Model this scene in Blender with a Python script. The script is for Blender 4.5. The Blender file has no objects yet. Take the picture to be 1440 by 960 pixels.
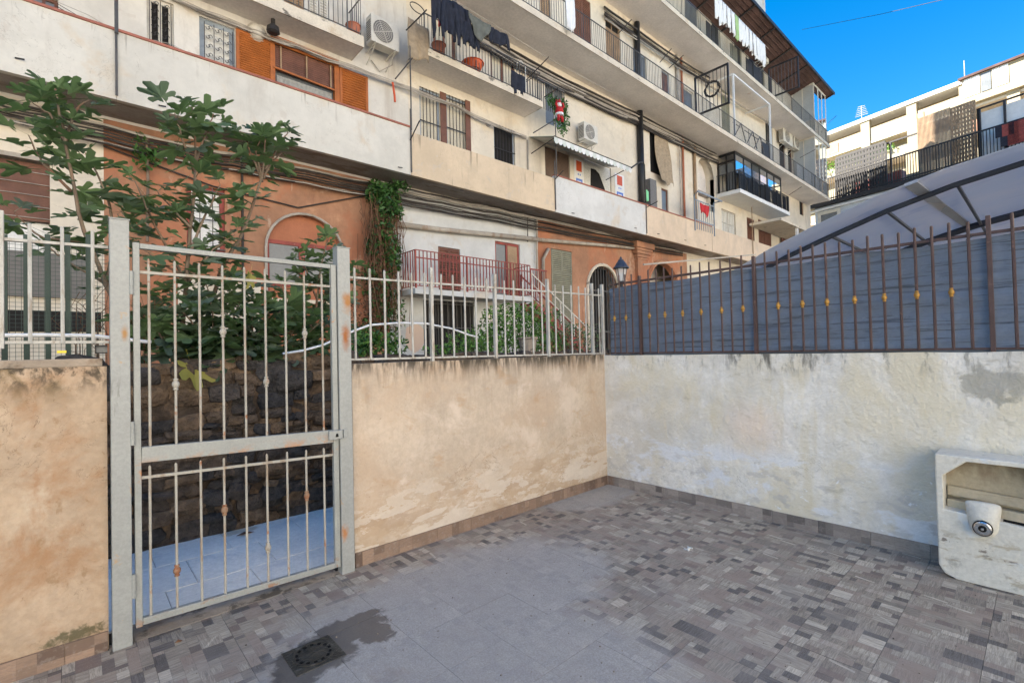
import bpy, math, random
from mathutils import Vector, Matrix, noise as mnoise
R = math.radians
random.seed(7)
SC = bpy.context.scene
COL = SC.collection
# ---------------------------------------------------------------- camera
CAMZ = 1.5
FPX = 682.0
def _n(v):
    l = math.sqrt(sum(a*a for a in v)); return [a/l for a in v]
_X = Vector((755, 5, -FPX)).normalized()
_Y = Vector((-616, -27, -FPX)); _Y = (_Y-_X*_X.dot(_Y)).normalized()
_Z = _X.cross(_Y)
ROT = Matrix((_X, _Y, _Z))            # world = ROT @ camera space
cam = bpy.data.cameras.new('camera'); camo = bpy.data.objects.new('camera', cam); COL.objects.link(camo)
camo.matrix_world = Matrix.Translation((0, 0, CAMZ)) @ ROT.to_4x4()
cam.sensor_width = 36; cam.lens = FPX/1440*36; cam.clip_start = .03; cam.clip_end = 2000
SC.camera = camo
# ---------------------------------------------------------------- light
SUN_AZ = Vector((-.52, .854)).normalized()     # towards the sun, ground plan
SUN_EL = R(38)
w = bpy.data.worlds.new('World'); SC.world = w; w.use_nodes = True
nt = w.node_tree; bg = nt.nodes['Background']
sk = nt.nodes.new('ShaderNodeTexSky'); sk.sky_type = 'NISHITA'; sk.sun_disc = False
sk.sun_elevation = SUN_EL; sk.sun_rotation = math.atan2(SUN_AZ.x, SUN_AZ.y)
sk.air_density = 1.0; sk.dust_density = .1; sk.ozone_density = 1.6; sk.altitude = 50
hs = nt.nodes.new('ShaderNodeHueSaturation'); hs.inputs['Saturation'].default_value = 1.5
nt.links.new(sk.outputs[0], hs.inputs['Color']); nt.links.new(hs.outputs[0], bg.inputs[0]); bg.inputs[1].default_value = .06
sun = bpy.data.lights.new('sun', 'SUN'); sun.energy = 5.0; sun.angle = R(.53); sun.color = (1, .93, .82)
suno = bpy.data.objects.new('sun', sun); COL.objects.link(suno)
d = Vector((SUN_AZ.x*math.cos(SUN_EL), SUN_AZ.y*math.cos(SUN_EL), math.sin(SUN_EL)))
suno.rotation_euler = d.to_track_quat('Z', 'Y').to_euler()
vs = SC.view_settings; vs.view_transform = 'Standard'; vs.look = 'None'; vs.gamma = 1; vs.exposure = 2.42
SC.render.engine = 'CYCLES'; SC.render.resolution_x = 1024; SC.render.resolution_y = 682
# ---------------------------------------------------------------- measured points -> places
def ray(px, py): return ROT @ Vector((px-720, 480-py, -FPX))
def onY(px, py, y): r = ray(px, py); return Vector((0, 0, CAMZ))+r*(y/r.y)
def onX(px, py, x): r = ray(px, py); return Vector((0, 0, CAMZ))+r*(x/r.x)
def onZ(px, py, z): r = ray(px, py); return Vector((0, 0, CAMZ))+r*((z-CAMZ)/r.z)
YW, YB, YP, YS = 13.0, 11.35, 11.96, 12.0      # facade wall, deep balconies, walkway parapet, shallow balconies
def XY(px, py=300, y=YW): return onY(px, py, y).x
def rect(xl, yt, xr, yb, y=YW):
    a = onY(xl, yt, y); b = onY(xl, yb, y); c = onY(xr, yt+(xr-xl)*.35, y)
    return a.x, c.x, b.z, a.z
# ---------------------------------------------------------------- tags
def tag(o, label=None, cat=None, group=None, kind=None):
    if label: o['label'] = label
    if cat: o['category'] = cat
    if group: o['group'] = group
    if kind: o['kind'] = kind
    return o
def thing(name, label, cat, loc=(0, 0, 0), group=None):
    o = bpy.data.objects.new(name, None); o.empty_display_size = .1; COL.objects.link(o); o.location = loc
    return tag(o, label, cat, group)
# ---------------------------------------------------------------- mesh builder (world coordinates; parents keep them)
class MB:
    def __init__(s): s.v = []; s.f = []; s.c = []
    def quad(s, *p, c=None):
        i = len(s.v); s.v += [tuple(q) for q in p]; s.f.append(tuple(range(i, i+len(p)))); s.c.append(c); return s
    def box(s, x0, x1, y0, y1, z0, z1):
        i = len(s.v)
        s.v += [(x, y, z) for z in (z0, z1) for y in (y0, y1) for x in (x0, x1)]
        for q in ((0, 2, 3, 1), (4, 5, 7, 6), (0, 1, 5, 4), (2, 6, 7, 3), (0, 4, 6, 2), (1, 3, 7, 5)):
            s.f.append(tuple(i+k for k in q)); s.c.append(None)
        return s
    def obox(s, c, ax, ay, az):
        i = len(s.v); c = Vector(c); ax = Vector(ax); ay = Vector(ay); az = Vector(az)
        s.v += [tuple(c+ax*a+ay*b+az*g) for g in (-1, 1) for b in (-1, 1) for a in (-1, 1)]
        for q in ((0, 2, 3, 1), (4, 5, 7, 6), (0, 1, 5, 4), (2, 6, 7, 3), (0, 4, 6, 2), (1, 3, 7, 5)):
            s.f.append(tuple(i+k for k in q)); s.c.append(None)
        return s
    def tube(s, pts, r, n=6, rr=None, cap=True):
        pts = [Vector(p) for p in pts]; base = len(s.v); up = Vector((.13, .21, .97)).normalized()
        for k, p in enumerate(pts):
            a = pts[max(k-1, 0)]; b = pts[min(k+1, len(pts)-1)]; t = (b-a).normalized()
            u = t.cross(up)
            if u.length < .2: u = t.cross(Vector((1, 0, 0)))
            u.normalize(); v = t.cross(u); rad = rr[k] if rr else r
            for j in range(n):
                an = 2*math.pi*j/n; s.v.append(tuple(p+(u*math.cos(an)+v*math.sin(an))*rad))
        for k in range(len(pts)-1):
            for j in range(n):
                a = base+k*n+j; b = base+k*n+(j+1) % n
                s.f.append((a, b, b+n, a+n)); s.c.append(None)
        if cap:
            s.f.append(tuple(base+j for j in range(n))[::-1]); s.c.append(None)
            e = base+(len(pts)-1)*n
            s.f.append(tuple(e+j for j in range(n))); s.c.append(None)
        return s
    def sq(s, p, q, a, b=None):          # square bar from p to q, half sizes a (horizontal), b
        p = Vector(p); q = Vector(q); t = (q-p).normalized(); b = b or a
        u = t.cross(Vector((0, 0, 1)))
        if u.length < .05: u = Vector((1, 0, 0))
        u.normalize(); v = t.cross(u)
        return s.obox((p+q)/2, u*a, v*b, (q-p)/2)
    def lathe(s, c, prof, n=10, axis='z'):
        base = len(s.v); c = Vector(c)
        for (r, z) in prof:
            for j in range(n):
                an = 2*math.pi*j/n; a, b = r*math.cos(an), r*math.sin(an)
                o = {'z': (a, b, z), 'y': (a, z, b), 'x': (z, a, b)}[axis]
                s.v.append(tuple(c+Vector(o)))
        for k in range(len(prof)-1):
            for j in range(n):
                a = base+k*n+j; b = base+k*n+(j+1) % n
                s.f.append((a, b, b+n, a+n)); s.c.append(None)
        s.f.append(tuple(base+j for j in range(n))[::-1]); s.c.append(None)
        e = base+(len(prof)-1)*n; s.f.append(tuple(e+j for j in range(n))); s.c.append(None)
        return s
    def prism(s, pts, off):              # closed outline (3D points) pushed along off
        i = len(s.v); n = len(pts); off = Vector(off); pts = [Vector(p) for p in pts]
        s.v += [tuple(p) for p in pts]+[tuple(p+off) for p in pts]
        s.f.append(tuple(range(i, i+n))); s.f.append(tuple(range(i+2*n-1, i+n-1, -1))); s.c += [None, None]
        for k in range(n):
            s.f.append((i+k, i+(k+1) % n, i+n+(k+1) % n, i+n+k)); s.c.append(None)
        return s
    def mesh(s, name, mat, smooth=False, fix=True):
        me = bpy.data.meshes.new(name); me.from_pydata(s.v, [], s.f)
        if any(c is not None for c in s.c):
            at = me.attributes.new('tone', 'FLOAT_COLOR', 'CORNER'); k = 0
            for p, c in zip(me.polygons, s.c):
                for _ in p.loop_indices: at.data[k].color = (*(c or (.5, .5, .5)), 1); k += 1
        if fix and not any(c is not None for c in s.c):
            import bmesh
            bm = bmesh.new(); bm.from_mesh(me); bmesh.ops.recalc_face_normals(bm, faces=bm.faces); bm.to_mesh(me); bm.free()
        if mat: me.materials.append(mat)
        if smooth:
            me.polygons.foreach_set('use_smooth', [True]*len(me.polygons))
        return me
    def build(s, name, mat, parent=None, smooth=False, bevel=0, fix=True):
        o = bpy.data.objects.new(name, s.mesh(name, mat, smooth, fix)); COL.objects.link(o)
        if parent:
            o.parent = parent; o.matrix_parent_inverse = wm(parent).inverted()
        if bevel:
            b = o.modifiers.new('bevel', 'BEVEL'); b.width = bevel; b.segments = 2; b.limit_method = 'ANGLE'
        return o
def wm(o):
    m = Matrix.LocRotScale(o.location, o.rotation_euler, o.scale)
    if o.parent: m = wm(o.parent) @ o.matrix_parent_inverse @ m
    return m
def inst(me, name, parent, mat4):        # linked copy of a mesh at a world matrix
    o = bpy.data.objects.new(name, me); COL.objects.link(o)
    if parent: o.parent = parent; mat4 = wm(parent).inverted() @ mat4
    o.matrix_local = mat4
    return o
def copy_tree(o, off, parent=None):
    c = o.copy(); COL.objects.link(c)
    if parent: c.parent = parent
    else: c.location = o.location+Vector(off)
    for ch in o.children:
        copy_tree(ch, off, c)
    return c
# ---------------------------------------------------------------- materials
class NT:
    def __init__(s, name):
        s.m = bpy.data.materials.new(name); s.m.use_nodes = True; s.t = s.m.node_tree; s.b = s.t.nodes['Principled BSDF']
        s.geo = s.t.nodes.new('ShaderNodeNewGeometry').outputs['Position']; s.k = 0
    def n(s, typ, **kw):
        o = s.t.nodes.new(typ)
        for a, b in kw.items(): setattr(o, a, b)
        return o
    def l(s, a, b): s.t.links.new(a, b)
    def vec(s, scale, shift=None):
        m = s.n('ShaderNodeVectorMath', operation='MULTIPLY'); s.l(s.geo, m.inputs[0])
        m.inputs[1].default_value = scale if isinstance(scale, (tuple, list)) else (scale,)*3
        a = s.n('ShaderNodeVectorMath', operation='ADD'); s.l(m.outputs[0], a.inputs[0]); s.k += 1
        a.inputs[1].default_value = shift or (s.k*7.3, s.k*3.1, s.k*5.7); return a.outputs[0]
    def noise(s, scale, detail=5, rough=.6, dist=0):
        o = s.n('ShaderNodeTexNoise'); s.l(s.vec(scale), o.inputs['Vector']); o.inputs['Scale'].default_value = 1
        o.inputs['Detail'].default_value = detail; o.inputs['Roughness'].default_value = rough; o.inputs['Distortion'].default_value = dist
        return o.outputs['Fac']
    def math(s, op, a, b=None, clamp=False):
        o = s.n('ShaderNodeMath', operation=op); o.use_clamp = clamp
        for i, x in enumerate((a, b)):
            if x is None: continue
            if isinstance(x, (int, float)): o.inputs[i].default_value = x
            else: s.l(x, o.inputs[i])
        return o.outputs[0]
    def step(s, x, lo, hi):
        o = s.n('ShaderNodeMapRange', interpolation_type='SMOOTHSTEP'); s.l(x, o.inputs[0])
        if lo > hi: lo, hi = hi, lo; o.inputs[3].default_value = 1; o.inputs[4].default_value = 0
        o.inputs[1].default_value = lo; o.inputs[2].default_value = hi
        return o.outputs[0]
    def axis(s, ax):
        o = s.n('ShaderNodeSeparateXYZ'); s.l(s.geo, o.inputs[0]); return o.outputs[ax]
    def mix(s, f, a, b, mode='MIX'):
        o = s.n('ShaderNodeMix', data_type='RGBA', blend_type=mode)
        if isinstance(f, (int, float)): o.inputs[0].default_value = f
        else: s.l(f, o.inputs[0])
        for x, i in ((a, 6), (b, 7)):
            if isinstance(x, (tuple, list)): o.inputs[i].default_value = (*x[:3], 1)
            else: s.l(x, o.inputs[i])
        return o.outputs[2]
    def blob(s, c, r, amp=.6, sc=4):
        a = s.n('ShaderNodeVectorMath', operation='SUBTRACT'); s.l(s.geo, a.inputs[0]); a.inputs[1].default_value = c
        b = s.n('ShaderNodeVectorMath', operation='DIVIDE'); s.l(a.outputs[0], b.inputs[0]); b.inputs[1].default_value = r
        l = s.n('ShaderNodeVectorMath', operation='LENGTH'); s.l(b.outputs[0], l.inputs[0])
        nz = s.noise(sc, 5, .6, .4)
        x = s.math('SUBTRACT', 1, l.outputs['Value'])
        return s.math('ADD', x, s.math('MULTIPLY', s.math('SUBTRACT', nz, .5), amp*2))
def col(c, k): return tuple(min(1, a*k) for a in c)
def mat(name, c, rough=.75, var=.18, scale=2.5, bump=.25, bs=40, metal=0, spec=.3, layers=(), alpha=None, trans=0, fine=.06, coat=0, bdist=.01):
    """base colour with broad and fine variation, then stain and tone layers:
    layer = dict(c=colour, s=noise scale, lo, hi, st=strength, ax=[(axis, a, b)...], blob=(centre, radii, amp, scale))"""
    t = NT(name)
    f = t.noise(scale, 5, .62)
    x = t.mix(t.step(f, .3, .7), col(c, 1-var), col(c, 1+var*.7))
    f2 = t.noise(scale*14, 4, .7)
    x = t.mix(t.step(f2, .35, .65), x, t.mix(1, x, (1-fine*2,)*3, 'MULTIPLY'))
    hs = []
    for L in layers:
        if 'blob' in L:
            q = L['blob']; m = t.step(t.blob(*q), L.get('lo', 0), L.get('hi', .15))
        else:
            m = t.step(t.noise(L['s'], L.get('d', 6), L.get('ro', .65), L.get('di', .3)), L['lo'], L['hi'])
        if 'band' in L:
            cc, ww = L['band']; m = t.math('MULTIPLY', m, t.step(t.math('ABSOLUTE', t.math('SUBTRACT', t.noise(L.get('bs', 2.2), 6, .62, .8), cc)), ww, 0))
        for (ax, a, b) in L.get('ax', ()):
            m = t.math('MULTIPLY', m, t.step(t.axis(ax), a, b))
        m = t.math('MULTIPLY', m, L.get('st', 1))
        x = t.mix(m, x, L['c'])
        if L.get('rough') is not None: hs.append((m, L['rough']))
    t.l(x, t.b.inputs['Base Color']); t.b.inputs['Roughness'].default_value = rough
    r = None
    for m, v in hs:
        o = t.n('ShaderNodeMix', data_type='FLOAT'); t.l(m, o.inputs[0]); o.inputs[3].default_value = v
        if r is None: o.inputs[2].default_value = rough
        else: t.l(r, o.inputs[2])
        r = o.outputs[0]
    if r is not None: t.l(r, t.b.inputs['Roughness'])
    t.b.inputs['Metallic'].default_value = metal; t.b.inputs['Specular IOR Level'].default_value = spec
    t.b.inputs['Coat Weight'].default_value = coat
    if alpha is not None: t.b.inputs['Alpha'].default_value = alpha
    if trans: t.b.inputs['Transmission Weight'].default_value = trans
    if bump:
        b = t.n('ShaderNodeBump'); b.inputs['Strength'].default_value = bump; b.inputs['Distance'].default_value = bdist
        h = t.math('ADD', t.noise(bs, 5, .6), t.math('MULTIPLY', t.noise(bs*.12, 4, .6), 2))
        t.l(h, b.inputs['Height']); t.l(b.outputs[0], t.b.inputs['Normal'])
    return t.m
def leafmat(name, c1, c2, rough=.45, sc=6):
    t = NT(name)
    oi = t.n('ShaderNodeObjectInfo')
    f = t.math('ADD', t.math('MULTIPLY', oi.outputs['Random'], .5), t.math('MULTIPLY', t.noise(sc, 3), .6), clamp=True)
    x = t.mix(t.step(f, .2, .8), c1, c2)
    g = t.n('ShaderNodeNewGeometry')
    x = t.mix(t.math('MULTIPLY', g.outputs['Backfacing'], .55), x, col(c2, 2.0))
    t.l(x, t.b.inputs['Base Color']); t.b.inputs['Roughness'].default_value = rough; t.b.inputs['Specular IOR Level'].default_value = .4
    tr = t.n('ShaderNodeBsdfTranslucent'); t.l(t.mix(1, x, (1.1, 1.3, .5), 'MULTIPLY'), tr.inputs[0])
    ms = t.n('ShaderNodeMixShader'); ms.inputs[0].default_value = .22
    t.l(t.b.outputs[0], ms.inputs[1]); t.l(tr.outputs[0], ms.inputs[2])
    t.l(ms.outputs[0], t.t.nodes['Material Output'].inputs[0])
    return t.m
MOULD = (.035, .03, .022); RUST = (.30, .10, .025)
M = {}
M['peach'] = mat('peach_plaster', (.545, .45, .355), .85, .12, 1.6, .8, 30, layers=(
    dict(c=(.14, .09, .06), s=1.3, lo=.48, hi=.52, band=(.5, .006), bs=(2.6, 2.6, 4), ax=[(2, .75, .55)], st=.75),
    dict(c=(.30, .19, .11), s=(34, 34, .9), lo=.60, hi=.68, ax=[(2, .7, 1.4)], st=.4),
    dict(c=(.40, .33, .27), s=(1.1, 1.1, 1.6), lo=.5, hi=.68, st=.45),
    dict(c=(.47, .35, .25), s=1.5, lo=.46, hi=.68, st=.6),
    dict(c=(.64, .54, .45), s=2.2, lo=.52, hi=.66, st=.7),
    dict(c=(.44, .32, .21), s=(3, 3, 5), lo=.42, hi=.60, ax=[(2, .8, .2)], st=.7),
    dict(c=(.36, .25, .16), s=(2.5, 2.5, 7), lo=.495, hi=.505, ax=[(2, .7, .3)], st=.35),
    dict(c=(.66, .60, .53), s=(2.5, 2.5, 7), lo=.512, hi=.522, ax=[(2, .66, .25)], st=.5),
    dict(c=(.60, .52, .43), s=(5, 5, 9), lo=.56, hi=.66, ax=[(2, .62, .3)], st=.8),
    dict(c=(.42, .27, .15), s=(3, 3, 6), lo=.56, hi=.7, st=.5),
    dict(c=(.10, .075, .045), s=(17, 17, 2.0), lo=.42, hi=.6, ax=[(2, 1.2, 1.42)], st=.8),
    dict(c=MOULD, s=(22, 22, 4), lo=.38, hi=.55, ax=[(2, 1.30, 1.43)], st=.9),
    dict(c=(.33, .27, .21), s=(7, 7, .8), lo=.5, hi=.66, ax=[(2, .5, 1.4)], st=.45),
    dict(c=(.2, .12, .06), s=30, lo=.68, hi=.74, st=.7)))
M['peach_old'] = mat('weathered_peach_plaster', (.46, .35, .25), .85, .13, 1.8, .9, 30, layers=(
    dict(c=(.12, .08, .05), s=2, lo=.48, hi=.54, band=(.5, .006), bs=5, st=.6),
    dict(c=(.33, .19, .10), s=2.3, lo=.46, hi=.66, st=.8),
    dict(c=(.27, .17, .09), s=(9, 9, 6), lo=.6, hi=.68, st=.6),
    dict(c=(.54, .46, .36), s=1.7, lo=.52, hi=.64, st=.6),
    dict(c=(.33, .17, .08), s=(5, 5, 3), lo=.54, hi=.72, ax=[(2, .2, .7)], st=.7),
    dict(c=(.16, .11, .05), s=(9, 9, 5), lo=.42, hi=.6, ax=[(2, 1.2, 1.45), (0, .12, -.1)], st=.8),
    dict(c=MOULD, s=(16, 16, 9), lo=.45, hi=.6, ax=[(2, 1.3, 1.44)], st=.85),
    dict(c=(.06, .06, .025), lo=.1, hi=.7, blob=((.0, 3.3, .125), (.17, .3, .05), 1.0, 34), st=.8)))
M['whitewall'] = mat('white_plaster', (.78, .75, .69), .85, .1, 1.4, .8, 32, layers=(
    dict(c=(.25, .23, .2), s=1.6, lo=.48, hi=.54, band=(.5, .005), bs=(2.2, 2.2, 4.5), ax=[(2, .85, .6)], st=.7),
    dict(c=(.42, .36, .27), s=(26, 26, .9), lo=.60, hi=.7, ax=[(2, .8, 1.4)], st=.35),
    dict(c=(.66, .59, .44), s=(1.6, 1.6, 1.3), lo=.40, hi=.64, st=.85),
    dict(c=(.50, .48, .44), s=(.9, .9, 1.1), lo=.46, hi=.66, st=.55),
    dict(c=(.62, .54, .37), s=(6, 6, 1.2), lo=.52, hi=.72, st=.6),
    dict(c=(.70, .71, .73), s=(1.5, 1.5, 3), lo=.50, hi=.56, ax=[(2, .66, .5)], st=.8),
    dict(c=(.46, .44, .42), s=(5, 5, 12), lo=.53, hi=.64, ax=[(2, .6, .35)], st=.6),
    dict(c=(.40, .36, .27), s=(4, 4, 8), lo=.6, hi=.7, st=.5),
    dict(c=(.8, .8, .8), s=(9, 9, 16), lo=.62, hi=.66, ax=[(2, .75, .55)], st=.8),
    dict(c=(.78, .62, .50), blob=((4.38, 1.75, .78), (.38, .34, .26), .4, 3), lo=-.2, hi=.9, st=.6),
    dict(c=MOULD, s=(14, 14, 5), lo=.45, hi=.62, ax=[(2, 1.2, 1.37), (1, 2.1, 1.8), (1, 1.0, 1.4)], st=.8),
    dict(c=(.16, .15, .12), s=(14, 14, 4), lo=.52, hi=.66, ax=[(2, 1.22, 1.4)], st=.7),
    dict(c=(.22, .21, .17), blob=((4.38, .25, 1.22), (.3, .22, .16), 1.1, 9), lo=.1, hi=.5, st=.6)))
M['orange'] = mat('terracotta_render', (.40, .21, .125), .88, .25, .55, .3, 12, layers=(
    dict(c=(.62, .36, .21), s=.8, lo=.56, hi=.72, st=.6),
    dict(c=(.42, .15, .075), s=.45, lo=.48, hi=.6, st=.6),
    dict(c=(.55, .44, .34), s=(2, 2, 1), lo=.66, hi=.72, st=.5),
    dict(c=(.24, .10, .06), s=(2.2, 2.2, .5), lo=.55, hi=.72, st=.6), dict(c=(.20, .11, .08), s=1.2, lo=.45, hi=.65, ax=[(2, 5.3, 6.3)], st=.6), dict(c=(.55, .38, .27), s=(1.2, 1.2, .7), lo=.6, hi=.66, st=.45)))  # includes a patchy darkening towards the top of the ground storey
CR = (.72, .64, .52)
def crm(name, c, st=.5, z0=None, z1=None, extra=()):
    L = [dict(c=col(c, .72), s=.55, lo=.46, hi=.68, st=.55), dict(c=(.56, .44, .30), s=.8, lo=.55, hi=.68, st=.5),
         dict(c=(.36, .30, .24), s=(1.3, 1.3, .22), lo=.56, hi=.74, st=st*.9), dict(c=(.25, .2, .16), s=(9, 9, .5), lo=.66, hi=.74, st=st),
         dict(c=(.50, .44, .37), s=1.7, lo=.60, hi=.63, st=.4), dict(c=(.16, .13, .1), s=.5, lo=.48, hi=.54, band=(.5, .0035), bs=(.9, .9, .9), st=.3),
         dict(c=(.42, .34, .26), s=(3, 3, .5), lo=.62, hi=.76, st=st), dict(c=(.58, .54, .48), s=3, lo=.66, hi=.7, st=.5)]
    if z0: L.append(dict(c=(.12, .09, .06), s=(5.5, 5.5, .35), lo=.57, hi=.68, ax=[(2, z0, z1)], st=.75))
    return mat(name, c, .88, .09, .45, .22, 14, layers=L+list(extra), fine=.025)
M['cream'] = crm('cream_render', (.66, .59, .48), .6)
M['cream2'] = crm('pale_render', (.65, .61, .54), .6)
M['para_white'] = crm('white_parapet_render', (.64, .61, .54), .5, 7.3, 7.85)
M['para_beige'] = crm('beige_parapet_render', (.64, .51, .36), .6, 7.0, 7.75)
M['para_grey'] = crm('grey_white_parapet_render', (.62, .61, .58), .5)
M['para_peach'] = crm('peach_parapet_render', (.66, .52, .38), .6)
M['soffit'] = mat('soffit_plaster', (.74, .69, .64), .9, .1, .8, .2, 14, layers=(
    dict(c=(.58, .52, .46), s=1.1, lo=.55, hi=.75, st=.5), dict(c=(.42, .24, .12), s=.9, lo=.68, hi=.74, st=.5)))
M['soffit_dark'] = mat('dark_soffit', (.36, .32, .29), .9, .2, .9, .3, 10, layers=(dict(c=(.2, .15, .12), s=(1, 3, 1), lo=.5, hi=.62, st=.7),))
M['fascia'] = mat('slab_edge_render', (.66, .58, .46), .9, .1, 2, .3, 14, layers=(dict(c=(.07, .06, .05), s=(2.2, 2, 4), lo=.6, hi=.66, st=.8), dict(c=(.45, .33, .2), s=2, lo=.56, hi=.7, st=.5)))
M['grey_wall'] = crm('grey_render', (.58, .58, .56), .5, extra=(dict(c=(.62, .45, .34), blob=((7.75, 13, 1.95), (.36, .3, .42), .35, 2.5), lo=.0, hi=.06, st=.9), dict(c=(.30, .25, .2), s=(.8, .8, .5), lo=.5, hi=.7, ax=[(2, 3.2, 2.0)], st=.6)))
M['redcap'] = mat('red_painted_cap', (.36, .13, .09), .7, .25, 2, .2, 20)
M['green_metal'] = mat('pale_green_paint', (.305, .315, .30), .42, .08, 5, .12, 60, spec=.45, layers=(
    dict(c=(.38, .39, .36), s=(12, 12, 3), lo=.62, hi=.68, st=.5),
    dict(c=(.24, .25, .24), s=(30, 30, 5), lo=.66, hi=.72, st=.6),
    dict(c=(.50, .20, .05), s=7, lo=.655, hi=.69, st=.9, rough=.9),
    dict(c=(.30, .13, .05), s=(14, 14, 14), lo=.55, hi=.62, ax=[(2, .16, .05)], st=.8, rough=.9),
    dict(c=(.48, .19, .05), s=(11, 11, 16), lo=.50, hi=.6, ax=[(2, .985, .88), (2, .8, .87)], st=.8, rough=.9)))
M['post_metal'] = mat('grey_green_post_paint', (.315, .325, .315), .4, .05, 4, .1, 60, spec=.45, layers=(
    dict(c=(.36, .17, .06), blob=((1.42, 3.27, 1.86), (.055, .08, .10), .6, 22), lo=.0, hi=.9, rough=.9),
    dict(c=(.30, .11, .035), blob=((1.40, 3.27, 1.62), (.04, .08, .12), .6, 22), lo=.0, hi=.9, rough=.9),
    dict(c=(.36, .2, .08), blob=((.20, 3.27, 1.64), (.02, .08, .06), .6, 25), lo=.0, hi=.9, rough=.9),
    dict(c=(.4, .17, .06), blob=((1.37, 3.27, .28), (.035, .08, .07), .6, 22), lo=.0, hi=.9, rough=.9),
    dict(c=(.17, .17, .16), s=(40, 40, 9), lo=.55, hi=.62, ax=[(2, 1.05, 1.2), (2, 1.45, 1.32), (0, .3, .25)], st=.7),
    dict(c=(.45, .26, .1), s=(9, 9, 9), lo=.64, hi=.7, st=.6)))
M['bar'] = mat('cream_painted_bar', (.38, .36, .315), .5, .12, 8, .15, 80, layers=(
    dict(c=RUST, s=9, lo=.58, hi=.66, st=.8), dict(c=(.26, .17, .10), s=(20, 20, 4), lo=.5, hi=.64, st=.6)))
M['bar_rust'] = mat('rusted_collar_paint', (.30, .19, .12), .7, .2, 20, .3, 90, layers=(dict(c=(.26, .08, .03), s=28, lo=.45, hi=.6, st=.85),))
M['fence_white'] = mat('white_fence_paint', (.46, .45, .42), .5, .1, 8, .15, 80, layers=(
    dict(c=(.28, .22, .16), s=(20, 20, 6), lo=.5, hi=.64, st=.65), dict(c=RUST, s=(16, 16, 10), lo=.66, hi=.71, st=.7)))
M['brown_bar'] = mat('dark_red_brown_paint', (.095, .058, .052), .5, .2, 8, .2, 80, layers=(dict(c=(.22, .13, .1), s=12, lo=.6, hi=.7, st=.6),))
M['gold'] = mat('tarnished_gold_paint', (.50, .27, .06), .45, .25, 30, .3, 90, metal=.3, layers=(dict(c=(.16, .07, .02), s=35, lo=.5, hi=.65, st=.7),))
M['netting'] = mat('blue_grey_shade_net', (.195, .23, .285), .8, .12, .9, .4, 60, layers=(
    dict(c=(.19, .225, .28), s=(2, 1.1, 2.2), lo=.45, hi=.68, st=.6),
    dict(c=(.065, .075, .09), s=(2, 1.6, 38), lo=.56, hi=.62, st=.75),
    dict(c=(.05, .06, .09), s=(2, .7, 9), lo=.60, hi=.66, st=.5),
    dict(c=(.16, .18, .23), s=(3, 9, 120), lo=.5, hi=.6, st=.35)))
M['soil'] = mat('dark_soil', (.075, .05, .03), .95, .3, 4, .8, 20)
M['mortar'] = mat('dark_rubble_mortar', (.085, .062, .045), .95, .35, 3, 1, 14, layers=(dict(c=(.20, .13, .08), s=2.2, lo=.5, hi=.6, st=.8),), bdist=.04)
for i, c in enumerate(((.075, .066, .06), (.10, .08, .066), (.14, .10, .07), (.06, .055, .053), (.20, .135, .085))):
    M['stone%d' % i] = mat('rubble_stone_%d' % i, c, .9, .4, 9, 1, 30, bdist=.05, layers=(dict(c=col(c, 1.9), s=12, lo=.6, hi=.72, st=.6), dict(c=(.045, .04, .035), s=5, lo=.55, hi=.7, st=.7)))
M['path'] = mat('pale_blue_paint', (.84, .81, .76), .7, .07, 2.5, .35, 35, layers=(
    dict(c=(.28, .30, .36), s=(40, 40, 40), lo=.66, hi=.7, st=.7), dict(c=(.40, .43, .5), s=3, lo=.56, hi=.7, st=.4),
    dict(c=(.45, .38, .28), blob=((1.05, 4.72, 0), (.18, .08, .1), .6, 12), lo=0, hi=.4, st=.7)))
M['grout'] = mat('dark_grout', (.10, .095, .095), .95, .2, 5, .3, 40)
M['concrete'] = mat('weathered_concrete', (.36, .30, .24), .9, .18, 3, .6, 30, layers=(dict(c=MOULD, s=7, lo=.52, hi=.64, st=.7), dict(c=(.2, .13, .08), s=4, lo=.52, hi=.64, st=.6)))
M['basin'] = mat('old_cream_painted_concrete', (.68, .65, .57), .7, .07, 3, .5, 35, layers=(
    dict(c=(.40, .34, .24), s=(5, 5, 14), lo=.54, hi=.62, ax=[(2, .33, .25)], st=.75),
    dict(c=(.17, .14, .11), s=(8, 8, 16), lo=.58, hi=.63, ax=[(2, .30, .24), (2, .12, .2)], st=.85),
    dict(c=(.62, .66, .68), s=5, lo=.58, hi=.66, st=.6), dict(c=(.32, .30, .26), s=6, lo=.56, hi=.66, ax=[(2, .24, .1)], st=.7),
    dict(c=(.3, .28, .22), s=(7, 7, 4), lo=.6, hi=.68, ax=[(2, .62, .76)], st=.6)))
M['basin_in'] = mat('basin_hollow_concrete', (.52, .44, .31), .85, .12, 3, .7, 24, layers=(
    dict(c=(.25, .18, .12), s=(5, 5, 3), lo=.4, hi=.6, ax=[(2, .52, .68)], st=.75), dict(c=(.2, .15, .1), s=(2, 2, 60), lo=.6, hi=.7, st=.4)))  # browner towards the top, with thin dark lines for the washboard ribs
M['orange_wood'] = mat('orange_varnished_wood', (.40, .125, .030), .45, .18, 3, .15, 40, layers=(dict(c=(.34, .09, .02), s=(3, 3, 30), lo=.5, hi=.7, st=.5),))
M['brown_wood'] = mat('brown_painted_wood', (.16, .07, .045), .55, .25, 3, .15, 40)
M['tan_wood'] = mat('tan_shutter_paint', (.33, .22, .13), .6, .2, 3, .15, 40)
M['rollup'] = mat('brown_roller_slat', (.13, .085, .06), .5, .15, 3, .1, 40)
M['olive_shutter'] = mat('olive_shutter_paint', (.24, .235, .17), .6, .15, 3, .15, 40)
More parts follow.
